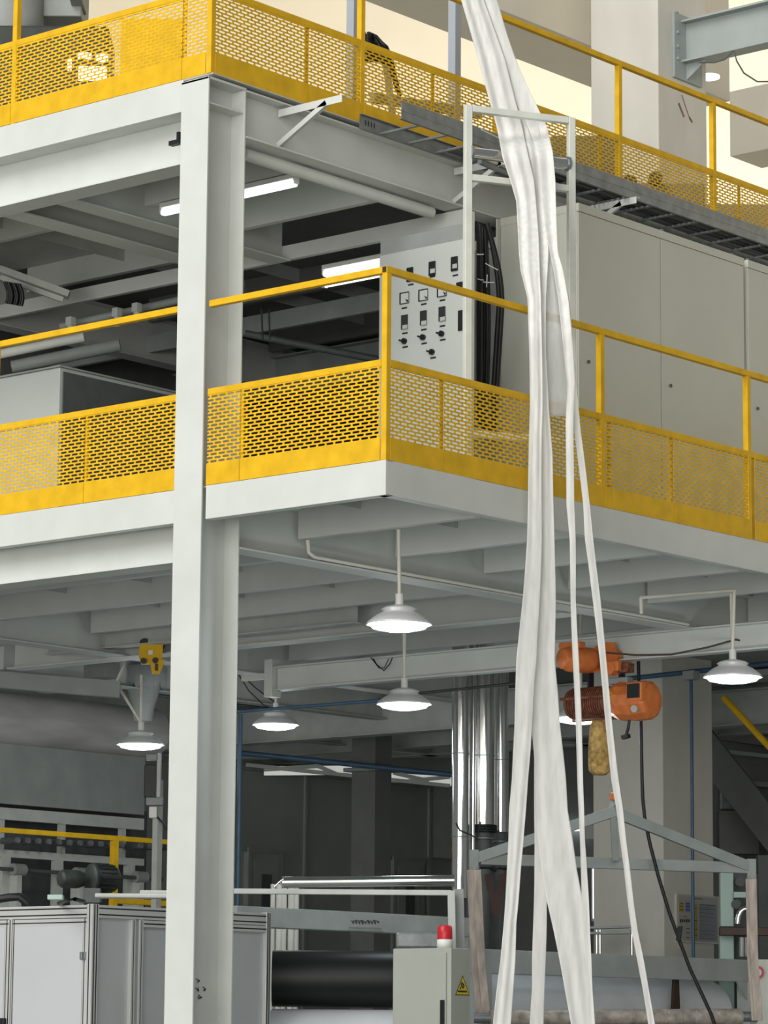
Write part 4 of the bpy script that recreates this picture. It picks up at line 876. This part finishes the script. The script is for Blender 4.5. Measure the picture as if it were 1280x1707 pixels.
# small cabinet with beacon
c0 = dp(655, 1580, 20.7); c1 = dp(752, 1580, 20.7)
cc = dp(752, 1580, 20.7); XC1, YC0 = cc[0], cc[1]
XC0 = onY(655, 1590, YC0)[0]; YC1 = onX(783, 1590, XC1)[1]; ZC_ = onY(752, 1580, YC0)[2]
ct = thing('switch_cabinet', ((XC0+XC1)/2, (YC0+YC1)/2, 0), 'light grey switch cabinet with a warning triangle at the bottom centre', 'cabinet')
MB().box(XC0, XC1, YC0, YC1, 0.1, ZC_).build('body', CABL, ct, bevel=0.004)
MB().box(XC0, XC1, YC0, YC1, 0, 0.1).build('plinth', DARK, ct)
dr_ = MB().box(XC0+0.025, XC1-0.035, YC0-0.012, YC0, 0.15, ZC_-0.03).build('door', CABL, ct, bevel=0.003)
a = onY(738, 1690, YC0-0.012)
MB().box(a[0]-0.016, a[0]+0.016, YC0-0.024, YC0-0.012, a[2]-0.10, a[2]+0.09).build('handle', BLACK, dr_, bevel=0.003)
# warning triangle on right side
def tri(m_, k, x): 
    P = [onX(771, 1626-0.0, XC1), onX(758.5, 1659, XC1), onX(782.5, 1659.5, XC1)]
    g = sum(P)/3; P = [g+(p_-g)*k for p_ in P]
    m_.add([(x, p_[1], p_[2]) for p_ in P]+[(x-0.001, p_[1], p_[2]) for p_ in P], [(0, 1, 2), (5, 4, 3), (0, 3, 4, 1), (1, 4, 5, 2), (2, 5, 3, 0)]); return m_
sg = tri(MB(), 1.0, XC1+0.002).build('warning_sign', INK, ct, label='triangular yellow warning sign')
tri(MB(), 0.86, XC1+0.003).build('sign_face', SIGNY, sg)
m = MB()
for (a_, b_) in (((770, 1637), (769, 1643)), ((769, 1643), (773, 1647)), ((768, 1645), (767, 1649)), ((771, 1639), (774, 1644))):
    m.bar(onX(*a_, XC1+0.0045), onX(*b_, XC1+0.0045), 0.0015, 0.010, up=(0, 1, 0.1))
m.bar(onX(763, 1652.5, XC1+0.0045), onX(778, 1653, XC1+0.0045), 0.0015, 0.011)
m.build('sign_figure', INK, sg)
# beacon
bp_ = onY(738, 1580, YC0+0.08); bz = ZC_
bc = thing('beacon_lamp', (bp_[0], YC0+0.1, bz), 'red warning beacon on a white base standing on the switch cabinet', 'beacon')
MB().lathe([(0.0, 0.0), (0.052, 0.0), (0.052, 0.055), (0.046, 0.06), (0.0, 0.06)], (bp_[0], YC0+0.1, bz), 28).build('base', WHITEP, bc)
MB().lathe([(0.048, 0.06), (0.050, 0.075), (0.047, 0.14), (0.038, 0.15), (0.0, 0.153)], (bp_[0], YC0+0.1, bz), 28).build('dome', RED, bc)
# crumpled cover behind cabinet
a = dp(700, 1568, 22.3)
tag(MB().obox(a, ax*0.17, fw*0.1, (0, 0, 0.06)).obox((a[0], a[1], (a[2]-0.06)/2), ax*0.12, fw*0.08, (0, 0, (a[2]-0.06)/2)).build('wrapped_block', GALV, bevel=0.02), 'foil-wrapped block just behind the switch cabinet', 'block')

# ------------------------------------------------------------------ polished vertical ducts
for k, (px, rr_, d_, pb, lb) in enumerate(((768, 0.075, 26.8, 1500, 'left'), (806, 0.095, 27.0, 1388, 'middle'), (834, 0.070, 27.4, 1390, 'right'))):
    a = dp(px, 1140, d_)
    t = thing('vertical_duct', (a[0], a[1], 0), lb+' of the three polished metal clad vertical pipes left of the fabric', 'pipe', 'polished vertical pipes')
    MB().cyl((a[0], a[1], dp(px, pb, d_)[2]), (a[0], a[1], 4.95), rr_, 36).build('cladding', CHROME, t)
    if k == 1:
        for q_ in range(3): zq = dp(px, pb, d_)[2]+0.02*q_; MB().tube([(a[0]+(rr_+0.014)*math.cos(t_), a[1]+(rr_+0.014)*math.sin(t_), zq) for t_ in np.linspace(0, 2*PI, 26)], 0.012, 8).build('black_band', BLACK, t)
    for zz in (3.25, 3.95): MB().cyl((a[0], a[1], zz), (a[0], a[1], zz+0.008), rr_+0.003, 36).build('joint_band', GALV, t)
    MB().cyl((a[0], a[1], 0), (a[0], a[1], dp(px, pb, d_)[2]), rr_*0.7, 20).build('core_pipe', DARK, t)
for k, px in enumerate((783, 789)):
    a = dp(px, 1140, 26.9); tag(MB().cyl((a[0], a[1], 0), (a[0], a[1], 4.95), 0.022, 18).build('thin_pipe', [GALV, CHROME][k]), ['dull thin pipe between the polished vertical pipes', 'shiny thin pipe between the polished vertical pipes'][k], 'pipe')
tag(MB().tube([dp(x, y, 26.3) for x, y in ((760, 1372), (766, 1384), (785, 1392), (795, 1398), (798, 1385), (801, 1370))], 0.008, 6).build('loose_wire', BLACK), 'curly black wire across the polished pipes', 'wire')
# V-shaped belts
m = MB()
tag(MB().bar(dp(812, 1458, 25.6), dp(828, 1525, 25.6), 0.03, 0.055, up=ax).bar(dp(838, 1458, 25.6), dp(828, 1525, 25.6), 0.03, 0.055, up=ax).build('drive_belt', BROWN), 'dark brown V-shaped hanging belt left of the fabric', 'belt')
tag(MB().cyl(dp(800, 1444, 25.5), dp(860, 1446, 25.5), 0.022, 14).cyl(dp(822, 1441, 25.5), dp(830, 1446, 25.5), 0.05, 14).build('belt_shaft', BLACK), 'black shaft above the V-shaped belt', 'shaft')

# ------------------------------------------------------------------ lifting frame with straps and wrapped roller
lf0 = dp(1020, 1352, 24.3)
lf = thing('lifting_frame', (lf0[0], lf0[1], 2.85), 'green-grey triangular lifting spreader frame hanging from the hoist', 'lifting frame')
E0 = dp(790, 1432, 24.3); E1 = dp(1252, 1447, 24.5)
PK = dp(1022, 1352, 24.3)
MB().bar(E0+ax*0.05, E1-ax*0.02, 0.06, 0.085).build('bottom_bar', LIFT, lf, bevel=0.004)
MB().bar(E0+ax*0.0, PK+ax*0.02, 0.055, 0.08).build('left_rafter', LIFT, lf, bevel=0.004)
MB().bar(PK-ax*0.02, E1+ax*0.01, 0.055, 0.08).build('right_rafter', LIFT, lf, bevel=0.004)
MB().bar(PK-np.array([0, 0, 0.03]), dp(1026, 1434, 24.33), 0.05, 0.05, up=ax).build('king_post', LIFT, lf, bevel=0.003)
for e, nm in ((E0, 0), (E1, 1)):
    cpt = e+(ax*0.0 if nm == 0 else ax*0.0)
    pl = MB().obox(cpt+np.array([0, 0, -0.03]), ax*0.035, fw*0.035, (0, 0, 0.10)).build('end_plate', LIFT, lf, bevel=0.003)
    MB().cyl(cpt-fw*0.04+np.array([0, 0, -0.07]), cpt-fw*0.052+np.array([0, 0, -0.07]), 0.016, 6).build('bolt', GALV, pl)
MB().obox(lf0+np.array([0, 0, 0.03]), ax*0.02, fw*0.01, (0, 0, 0.035)).build('lifting_lug', GALV, lf)
for (pts, lb) in (([(783, 1450), (790, 1600), (800, 1705)], 'left'), ([(1248, 1465), (1251, 1600), (1258, 1700)], 'right')):
    t = thing('sling_strap', dp(pts[0][0]+5, 1690, 24.2), lb+' clear taped sling hanging from the lifting frame', 'strap', 'slings of the lifting frame')
    for off, wd in ((0, 0.05), (12, 0.062)):
        q = [dp(x+off*(1 if lb == 'left' else 0.5), y, 24.2-0.01*off/10) for x, y in pts]
        m = MB()
        for a_, b_ in zip(q[:-1], q[1:]): m.bar(a_, b_+(b_-a_)*0.01, 0.02, wd, up=ax)
        m.build('strap', STRAP, t, bevel=0.004)
RA = dp(790, 1697, 24.1); RB = dp(1262, 1695, 24.4)
wr = thing('wrapped_roller', (RA+RB)/2, 'film-wrapped roller held in the slings at the bottom right', 'roller')
MB().cyl(RA+ax*0.12, RB-ax*0.12, 0.062, 26).build('roll', WRAP, wr)
MB().cyl(RA, RA+ax*0.13, 0.04, 18).build('journal', GALV, wr); MB().cyl(RB-ax*0.13, RB, 0.04, 18).build('journal', GALV, wr)
m = MB()
for k in range(14): c_ = RA+(RB-RA)*(0.12+0.055*k); m.cyl(c_, c_+ax*0.012, 0.066, 22)
m.build('wrap_ridge', WRAP, wr)

# ------------------------------------------------------------------ right machine frame and rolls
XMr = -3.2
def rX(px, py): return onX(px, py, XMr)
y0, y1 = rX(800, 1600)[1], rX(1262, 1600)[1]
rm = thing('unwind_machine', (XMr-0.3, (y0+y1)/2, 0), 'green-grey machine frame across the bottom right carrying pale rolls', 'machine')
zt, zbm = rX(1100, 1594)[2], rX(1100, 1632)[2]
MB().box(XMr-0.12, XMr, y0, y1, zbm, zt).build('front_beam', GREEN, rm, bevel=0.005)
MB().box(XMr-0.12, XMr+0.01, y1-0.14, y1, 0, zbm).build('side_leg', GREEN, rm, bevel=0.004)
MB().box(XMr-0.12, XMr+0.01, y0, y0+0.14, 0, zbm).build('side_leg', GREEN, rm, bevel=0.004)
MB().prism([(0, 0), (-0.16, 0), (0, -0.16)], (XMr-0.02, y1-0.14, zbm), (0, 1, 0), (0, 0, 1), (0.012, 0, 0)).build('gusset', GREEN, rm)
a = rX(1140, 1640); b = rX(1140, 1690)
MB().prism([(-0.03, 0), (0.03, 0), (0.05, -0.4), (-0.07, -0.4)], (XMr-0.1, a[1], zbm), (0, 1, 0), (0, 0, 1), (0.03, 0, 0)).build('brake_arm', BROWN, rm, label='dark red tapered arm')
tag(MB().cyl((XMr-0.45, y0+0.15, zbm-0.28), (XMr-0.45, y1-0.16, zbm-0.28), 0.30, 48).build('film_roll', ROLLW), 'pale blue-white roll inside the machine frame at the bottom right', 'roll')
# emergency red sign on the far right machine cheek
ck = thing('machine_cheek', (rX(1270, 1640)[0]+0.2, rX(1270, 1640)[1], 0), 'pale machine cheek plate with part of a red round sign at the right edge', 'machine')
a = dp(1268, 1600, 24.9)
MB().obox((a[0], a[1], a[2]/2), ax*0.05, fw*0.1, (0, 0, a[2]/2)).build('cheek_plate', FRAMEP, ck)
s_ = dp(1263, 1621, 24.75)
MB().cyl(s_+fw*0.02, s_, 0.05, 28).build('red_disc', RED, ck)
MB().cyl(s_, s_-fw*0.004, 0.03, 24).build('disc_centre', WHITEP, ck)
# ledge beam with table between strips
a = dp(985, 1545, 26.2); 
tb = thing('steel_rack', dp(1020, 1590, 28.6)*np.array([1, 1, 0]), 'small steel rack between the fabric strips in front of the building column', 'rack')
MB().bar(dp(975, 1547, 28.6), dp(1050, 1545, 28.6), 0.2, 0.02).bar(dp(975, 1556, 28.6), dp(1050, 1555, 28.6), 0.2, 0.02).build('shelf', GALV, tb)
for px in (994, 1000, 1053): MB().cyl(dp(px, 1550, 28.6), dp(px, 1550, 28.6)*np.array([1, 1, 0]), 0.014, 12).build('leg', CHROME, tb)
# notice board on the column's side
nb = thing('notice_board', (CXc+0.01, onX(1160, 1530, CXc)[1], onX(1160, 1572, CXc)[2]), 'framed notice sheet with yellow and blue tables on the building column', 'notice')
def nq(x0, y0, x1, y1, off, mt_, nm, par):
    a = onX(x0, y0, CXc); b = onX(x1, y1, CXc); z0 = min(a[2], b[2]); z1 = max(a[2], b[2])
    return MB().box(CXc, CXc+off, a[1], b[1], z0, z1).build(nm, mt_, par)
fr_ = nq(1125, 1490, 1196, 1574, 0.02, ALU, 'frame', nb)
nq(1127.5, 1493, 1193.5, 1571, 0.022, PAPER, 'sheet', nb)
nq(1128.5, 1504.5, 1136, 1520, 0.0235, NYEL, 'yellow_block', nb); nq(1138.5, 1504.5, 1147, 1520, 0.0235, NBLUE, 'blue_block', nb)
nq(1153.5, 1507, 1159.5, 1568, 0.0235, NYEL, 'yellow_column', nb); nq(1161, 1507, 1191, 1568, 0.0235, NGREY, 'grey_table', nb)
m = MB()
def ln(x0, x1, y, h=0.7): 
    a = onX(x0, y-h, CXc); b = onX(x1, y+h, CXc); m.box(CXc+0.0236, CXc+0.0246, a[1], b[1], b[2] if b[2] < a[2] else a[2], max(a[2], b[2]))
ln(1154, 1167, 1498.5, 1.0); ln(1129, 1148, 1502)
for yy in (1506, 1511, 1517): ln(1129.5, 1135, yy); ln(1140, 1146, yy)
for yy in (1514, 1535, 1549, 1559): ln(1154, 1158, yy)
k = 0
for yy in np.arange(1509, 1567, 3.3): ln(1162, 1188-(k*7) % 13, yy, 0.45); k += 1
for k in range(5): ln(1130+k*3.4, 1132+k*3.4, 1535, 3-0.5*(k % 3))
ln(1136, 1140, 1528); 
for yy in (1548, 1555, 1563): ln(1140, 1146, yy)
m.build('printed_text', INK, nb)
# blue pipes
a = dp(1152, 1150, 28.0)
bp1 = thing('blue_pipe', (a[0], a[1], 0), 'thin blue vertical air pipe in front of the building column', 'pipe')
MB().cyl((a[0], a[1], 1.3), (a[0], a[1], dp(1152, 1120, 28)[2]), 0.015, 14).build('pipe', BLUE, bp1)
MB().cyl((a[0], a[1], 0), (a[0], a[1], 1.3), 0.022, 14).build('pipe', BLUE, bp1)
MB().box(a[0]-0.06, a[0]+0.06, a[1]-0.05, a[1]+0.05, dp(1152, 1133, 28)[2], dp(1152, 1118, 28)[2]).build('bracket', MID, bp1, bevel=0.005)
tag(MB().cyl(dp(1040, 1132, 28.1), dp(1290, 1105, 28.1), 0.022, 12).build('blue_pipe', BLUE), 'blue horizontal air pipe crossing behind the orange hoist', 'pipe')
a = dp(401, 1190, 26.5)
tag(MB().cyl((a[0], a[1], 0), (a[0], a[1], a[2]), 0.018, 14).build('blue_pipe', BLUE), 'blue vertical pipe right beside the steel column', 'pipe')
tag(MB().cyl(dp(400, 1186, 26.4), dp(655, 1166, 26.4), 0.014, 10).build('blue_pipe', BLUE), 'thin blue horizontal pipe behind the second pendant lamp', 'pipe')
tag(MB().cyl(dp(400, 1255, 32.6), dp(760, 1292, 32.6), 0.028, 14).build('blue_pipe', BLUE), 'dark blue pipe high along the dark partition wall', 'pipe')
tag(MB().cyl(dp(640, 1162, 25.5), dp(870, 1138, 25.5), 0.012, 10).build('green_pipe', MOTOR), 'thin dark green pipe crossing the polished vertical pipes', 'pipe')

# ------------------------------------------------------------------ dark background under the platform
PX = -12.0
def pX(px, py): return onX(px, py, PX)
zw = (pX(440, 1290)[2]+pX(715, 1312)[2])/2
struct(MB().box(PX-0.15, PX, 6, pX(716, 1400)[1], 0, zw).build('wall_partition', DARKW))
struct(MB().box(PX-0.05, PX+0.05, 6, pX(716, 1400)[1]+0.02, zw, zw+0.06).build('trim_2', MID))
for px in (507, 592, 640, 714):
    yy = pX(px, 1400)[1]; struct(MB().box(PX, PX+0.03, yy-0.02, yy+0.02, 0, zw).build('trim_3', DARKW))
# background column of the partition
yy = pX(619, 1350)[1]
c = thing('rear_column', (PX+0.45, yy, 0), 'dark square steel column in front of the dark partition wall', 'column')
a = dp(592, 1290, 33.0); b = dp(647, 1290, 33.0)
MB().obox((*((a+b)/2)[:2], 2.4), (0.16, 0, 0), (0, 0.13, 0), (0, 0, 2.4)).build('shaft', STAIRD, c)
MB().obox((*((a+b)/2)[:2], dp(620, 1284, 33)[2]), (0.22, 0, 0), (0, 0.2, 0), (0, 0, 0.02)).build('cap', MID, c)
# doors in partition
for i, (x0, x1, ytop, ph) in enumerate(((406, 466, 1422, 0), (648, 702, 1436, 0))):
    ya_, yb_ = pX(x0, 1450)[1], pX(x1, 1450)[1]; zd = pX((x0+x1)/2, ytop)[2]
    d = struct(MB().box(PX, PX+0.05, ya_, yb_, 0, zd).build('door_%d' % (i+1), DARKW))
    d['_b'] = list(d.location)
    MB().box(PX+0.05, PX+0.07, ya_+0.10, yb_-0.10, 0.05, zd-0.08).build('door_leaf', MID if False else DARKW, d)
    MB().box(PX+0.07, PX+0.085, ya_+0.22, yb_-0.22, zd-0.9, zd-0.24).build('door_window', DARK, d)
    MB().box(PX+0.05, PX+0.075, ya_, ya_+0.05, 0, zd+0.05).box(PX+0.05, PX+0.075, ya_+0.05, yb_, zd, zd+0.05).build('door_frame', MID, d)
# lighter panel right of the partition
yq0, yq1 = pX(717, 1400)[1]+0.05, pX(800, 1400)[1]
struct(MB().box(PX-0.1, PX+0.0, yq0, yq1, pX(730, 1430)[2], zw+0.05).build('wall_annex', STEELD))
struct(MB().box(PX-3.1, PX-3.0, yq0-1, yq1+2, 0, zw-0.1).build('wall_recess', DARK))
# bright vertical window strip seen by the column
a = dp(989, 1440, 31); b = dp(1002, 1532, 31)
struct(MB().box(-10, 2, 13.6, 13.7, 0, 5.0).build('wall_inner', STAIRD))
wa, wb = onY(990, 1440, 13.59), onY(1001.5, 1531, 13.59)
w1 = struct(MB().box(wa[0]-0.03, wb[0]+0.03, 13.58, 13.6, wb[2]-0.03, wa[2]+0.03).build('window_1', STEELD)); w1['_b'] = list(w1.location)
MB().box(wa[0], wb[0], 13.565, 13.58, wb[2], wa[2]).build('window_pane', WINGLOW, w1)
# lamp strips seen behind fabric
tag(MB().bar(onY(935, 1383, 13.55), onY(981, 1382, 13.55), 0.1, 0.03).build('strip_light', TUBE), 'bright horizontal strip lamp between the fabric strips behind the lifting frame', 'lamp')
tag(MB().bar(onY(981, 1388, 13.5), onY(1001, 1388, 13.5), 0.2, 0.15).build('junction_box', STEEL, bevel=0.005), 'pale grey junction box beside the strip lamp', 'box')

# glowing bars stand in for the lit ceiling above the partition; struts across them
for k, (x0, y0, x1, y1) in enumerate(((440, 1283, 530, 1277), (530, 1277, 560, 1290), (655, 1288, 715, 1302), (680, 1302, 750, 1295), (410, 1275, 750, 1310))):
    tag(MB().bar(dp(x0, y0, 35), dp(x1, y1, 35), 0.05, 0.04).build('roof_strut', STEEL), ordn[k]+' from the left of the pale roof struts showing over the dark partition', 'strut', 'pale roof struts over the partition')
w2 = struct(MB().bar(dp(440, 1285, 35.2), dp(590, 1284, 35.2), 0.03, 0.10).build('ceiling_glow_1', CEILGLOW))  # added glowing bar in place of the lit ceiling beyond
w3 = struct(MB().bar(dp(652, 1296, 35.2), dp(760, 1303, 35.2), 0.03, 0.10).build('ceiling_glow_2', CEILGLOW))  # second added bar of ceiling glow
# back deck ceilings and beams further behind (under platform)
for k, (yy, z) in enumerate(((9.6, 4.55), (11.5, 4.62), (13.0, 4.7))):
    ibeam('rear_beam', (-14.0, yy, z), (-5.4 if k == 0 else -1.0, yy, z), 0.35, 0.2, ['first', 'second', 'third'][k]+' grey beam behind the lower platform, counting away from the camera', mt=STEELD)
for k, xx in enumerate((-8.2, -10.4, -12.6)):
    ibeam('rear_joist', (xx, 4.5, 4.70), (xx, 13.4, 4.70), 0.3, 0.16, ['nearest', 'middle', 'furthest'][k]+' of the dark joists running back under the rear deck at left', mt=STEELD)
struct(MB().box(-22, -7.7, 0.5, 13.6, 5.02, 5.08).build('ceiling_mezzanine', STEELD))
struct(MB().box(-7.6, 6.0, 10.9, 14.5, 5.02, 5.08).build('ceiling_rear', STEELD))
struct(MB().box(-22, -21.9, 0.5, 13.6, 0, 5.0).build('wall_far_left', MID))

# mezzanine upper storey body at left (behind upper platform)
# ------------------------------------------------------------------ right edge details
gd = thing('steel_stair', dp(1240, 1330, 32)*np.array([1, 1, 0]), 'grey steel stair stringer sloping down at the right edge with a yellow handrail', 'stair')
A = dp(1150, 1212, 32.6); B_ = dp(1330, 1440, 31.8)
MB().bar(A, B_, 0.06, 0.32, up=(0, 0, 1)).build('stringer', STAIRD, gd)
MB().cyl(dp(1206, 1163, 29.4), dp(1310, 1275, 28.9), 0.03, 14).build('handrail', YEL, gd, label='yellow handrail tube')
for k, (x0, y0, x1, y1) in enumerate(((1196, 1225, 1290, 1238), (1196, 1252, 1290, 1262), (1240, 1305, 1290, 1310), (1200, 1428, 1265, 1432))):
    tag(MB().bar(dp(x0, y0, 33), dp(x1, y1, 33), 0.08, [0.10, 0.04, 0.05, 0.03][k]).build('wall_rail', [STAIRD, MID, STAIRD, BLACK][k]), ['topmost', 'second', 'third', 'lowest'][k]+' horizontal rail on the dark wall at the right edge', 'rail', 'rails behind the stair')
mc = thing('mint_machine', dp(1220, 1500, 27.5)*np.array([1, 1, 0]), 'pale mint green machine column beside the notice board', 'machine')
def slab(x0, y0, x1, y1, d, th, mt_, nm, par, bev=0.004):
    A = dp(x0, y0, d); Bq = dp(x1, y1, d); cen = (A+Bq)/2
    return MB().obox(cen, ax*abs((Bq-A)@ax)/2, fw*th, (0, 0, abs(A[2]-Bq[2])/2)).build(nm, mt_, par, bevel=bev)
slab(1200, 1455, 1221, 1545, 27.5, 0.06, MINT, 'front_cover', mc); slab(1200, 1560, 1222, 1720, 27.5, 0.06, MINT, 'lower_cover', mc)
slab(1221, 1455, 1262, 1720, 27.7, 0.06, DARK, 'rear_body', mc); slab(1199, 1546, 1282, 1560, 27.4, 0.05, BROWN, 'cross_rail', mc)
slab(1222, 1487, 1246, 1497, 27.4, 0.05, MINT, 'shelf', mc)
for (px, py) in ((1231, 1471), (1225, 1508)): a = dp(px, py, 27.5); MB().cyl(a, a-fw*0.12, 0.04, 18).build('bearing', DARK, mc)
a = dp(1243, 1540, 27.3)
MB().tube([a+ax*(0.045*math.cos(t))*1.6+np.array([0, 0, 0.13*math.sin(t)]) for t in np.linspace(0.4, PI, 10)], 0.025, 10).build('foil_elbow', CHROME, mc)
for px in (1236, 1245): a = dp(px, 1594, 27.3); MB().cyl(a, dp(px, 1562, 27.3), 0.022, 14).build('bright_tube', CHROME, mc)
slab(1264, 1425, 1310, 1720, 29.0, 0.1, DARK, 'tall_panel', thing('tall_cabinet', dp(1285, 1500, 29.0)*np.array([1, 1, 0]), 'tall dark grey cabinet at the right edge behind the slings', 'cabinet'))
pc = thing('crumpled_sheet', dp(1225, 1345, 33.0), 'crumpled foil and grey box under the stair at the right', 'box')
slab(1197, 1352, 1262, 1425, 32.9, 0.12, STAIRD, 'box', pc); slab(1198, 1308, 1240, 1352, 33.0, 0.1, GALV, 'foil', pc, 0.02)

# ------------------------------------------------------------------ steel beam fixed to building column
c = thing('crane_bracket_beam', (CXc+1.5, onX(1140, 90, CXc)[1], 11), 'heavy grey-green steel beam bolted to the side of the building column at the top right', 'steel beam')
yb_ = onX(1140, 90, CXc)[1]
ze = onY(1123, 100, yb_)
ztp = onY(1200, 24, yb_)[2]; zbt = onY(1200, 96, yb_)[2]-0.0
MB().box(CXc+0.03, CXc+6.0, yb_-0.006, yb_+0.006, zbt+0.03, ztp-0.02).build('web', BEAMG, c)
MB().box(CXc+0.03, CXc+6.0, yb_-0.09, yb_+0.09, ztp-0.02, ztp).build('top_flange', BEAMG, c)
MB().box(CXc+0.03, CXc+6.0, yb_-0.09, yb_+0.09, zbt+0.01, zbt+0.03).build('bottom_flange', BEAMG, c)
MB().box(CXc, CXc+0.03, yb_-0.2, yb_+0.26, zbt-0.16, ztp+0.06).build('end_plate', BEAMG, c, bevel=0.003)
MB().prism([(0.03, 0), (0.26, 0), (0.03, -0.16)], (CXc, yb_-0.006, zbt+0.01), (1, 0, 0), (0, 0, 1), (0, 0.012, 0)).build('gusset', BEAMG, c)
for zz in (0.08, 0.2, 0.34): MB().cyl((CXc+0.03, yb_-0.15, zbt-0.05+zz), (CXc+0.05, yb_-0.15, zbt-0.05+zz), 0.018, 6).build('bolt', BEAMG, c)
pts = [dp(x, y, 29.6) for x, y in ((1165, 104), (1190, 104), (1208, 99), (1223, 84), (1228, 102), (1240, 122), (1262, 136), (1290, 136))]
tag(MB().tube(pts, 0.008, 8).build('slack_cable', DARK), 'slack dark cable looping under the steel beam at the top right', 'cable')

# upper hall background pieces ----------------------------------------------------------
# roof slab beyond, right of column
# downstand beam band (underside reads grey)
def zX(px, py, X_): return onX(px, py, X_)[2]
# dome lamp
a = dp(1182, 130, 38)
a = dp(1182, 130, 33); tag(MB().cyl(a+np.array([0, 0, 0.02]), a, 0.11, 28).build('ceiling_lamp', TUBE), 'round lit ceiling lamp beside the building column at the top right', 'lamp')

# ------------------------------------------------------------------ things on the upper deck
for k, (px, d_) in enumerate(((587, 22.4), (757, 23.4))):
    a = dp(px, 200, d_); tag(MB().box(a[0]-0.035, a[0]+0.035, a[1]-0.035, a[1]+0.035, ZU, 10.2).build('frame_post', BLUEG, bevel=0.004), ['left', 'right'][k]+' blue-grey square post standing on the upper deck', 'post')
tag(MB().bar(dp(620, 163, 22.8), dp(800, 190, 23.6), 0.05, 0.07).bar(dp(640, 80, 22.9), dp(660, 240, 22.9), 0.05, 0.05, up=ax).build('bar_frame', MID, bevel=0.004), 'brown-grey frame bars seen through the upper mesh', 'frame')
vs = []
cvr = MB()
for j in range(7):
    for i in range(11):
        t = i/10; px = 592+t*72; top = [36, 42, 60, 56, 55, 62, 72, 80, 100, 130, 150][i]
        vs.append(dp(px+2*math.sin(j*2+i), top+(max(104, top+12)-top)*j/6, 22.6+0.08*math.sin(i*1.7)+0.05*math.sin(j*1.3)+0.3*abs(j-0)/6*0))
cvr.add(vs, [(j*11+i, (j+1)*11+i, (j+1)*11+i+1, j*11+i+1) for j in range(6) for i in range(10)], True)
o = cvr.build('black_tarpaulin', BLACK); sd = o.modifiers.new('t', 'SOLIDIFY'); sd.thickness = 0.02; tag(o, 'crumpled black cover hanging behind the upper railing post', 'cover')
um = thing('upper_machine', (-3.6, 4.6, ZU), 'brown-grey machinery standing on the upper deck behind the right railing', 'machine')
for (px, py, dd_, hw, nm, mt_) in ((972, 240, 25.0, 0.27, 'gearbox', DARK), (1105, 318, 26.0, 0.32, 'bed', STAIRD), (1235, 352, 27.2, 0.34, 'bed_end', STAIRD)):
    a = dp(px, py, dd_); MB().obox((a[0], a[1], (ZU+a[2])/2), ax*hw, fw*0.25, (0, 0, (a[2]-ZU)/2)).build(nm, mt_, um, bevel=0.02)
for (px, py, d_, r_) in ((1050, 303, 25.6, 0.06), (1093, 296, 25.7, 0.055)):
    a = dp(px, py, d_); MB().cyl(a, a+fw*0.4, r_, 24).cyl(a-fw*0.03, a, r_*0.6, 20).build('motor', MOTOR, um)
# grey ducts at top left
a = dp(20, 20, 24.5)
du = thing('hopper_duct', (a[0], a[1], ZU), 'grey hopper and duct standing on the upper deck at the top left', 'duct')
c1_ = dp(18, 0, 24.6)
MB().lathe([(0.10, -0.6), (0.12, -0.45), (0.24, -0.22), (0.26, -0.1), (0.26, 1.6)], (c1_[0], c1_[1], dp(18, 20, 24.6)[2]), 32).build('hopper', MID, du)
a = dp(100, -10, 24.9)
MB().obox(a, ax*0.20, fw*0.3, (0, 0, 0.28)).obox(dp(130, 6, 24.6), ax*0.05, fw*0.2, (0, 0, 0.03)).build('square_duct', MID, du, bevel=0.01)
a = dp(60, 60, 25.4)
a = dp(62, 60, 24.6); zt_ = dp(62, 62, 24.6)[2]; MB().obox((a[0], a[1], (ZU+zt_)/2), ax*0.58, fw*0.3, (0, 0, (zt_-ZU)/2)).build('base_body', MOTOR, du, bevel=0.02)
zt_ = dp(253, 36, 24.0)[2]; MB().obox((*dp(253, 80, 24.0)[:2], (ZU+zt_)/2), ax*0.23, fw*0.1, (0, 0, (zt_-ZU)/2)).build('yellow_panel', YEL, du, label='yellow sheet standing right of the dark body')
# bright light spots through mesh
for k, (x0, y0, x1, y1) in enumerate(((130, 88, 152, 98), (160, 90, 180, 103), (113, 98, 119, 118), (131, 110, 178, 135))):
    A = dp(x0, y0, 23.7); Bq = dp(x1, y1, 23.7); cen = (A+Bq)/2
    tag(MB().obox(cen, ax*abs((Bq-A)@ax)/2, fw*0.01, (0, 0, abs(A[2]-Bq[2])/2)).build('window_light', WINGLOW), ['upper left', 'upper right', 'small far left', 'large lower'][k]+' bright lamp patch seen through the upper left mesh', 'lamp', 'bright lamp patches behind the upper mesh')

for o in bpy.data.objects:
    if '_b' in o: del o['_b']
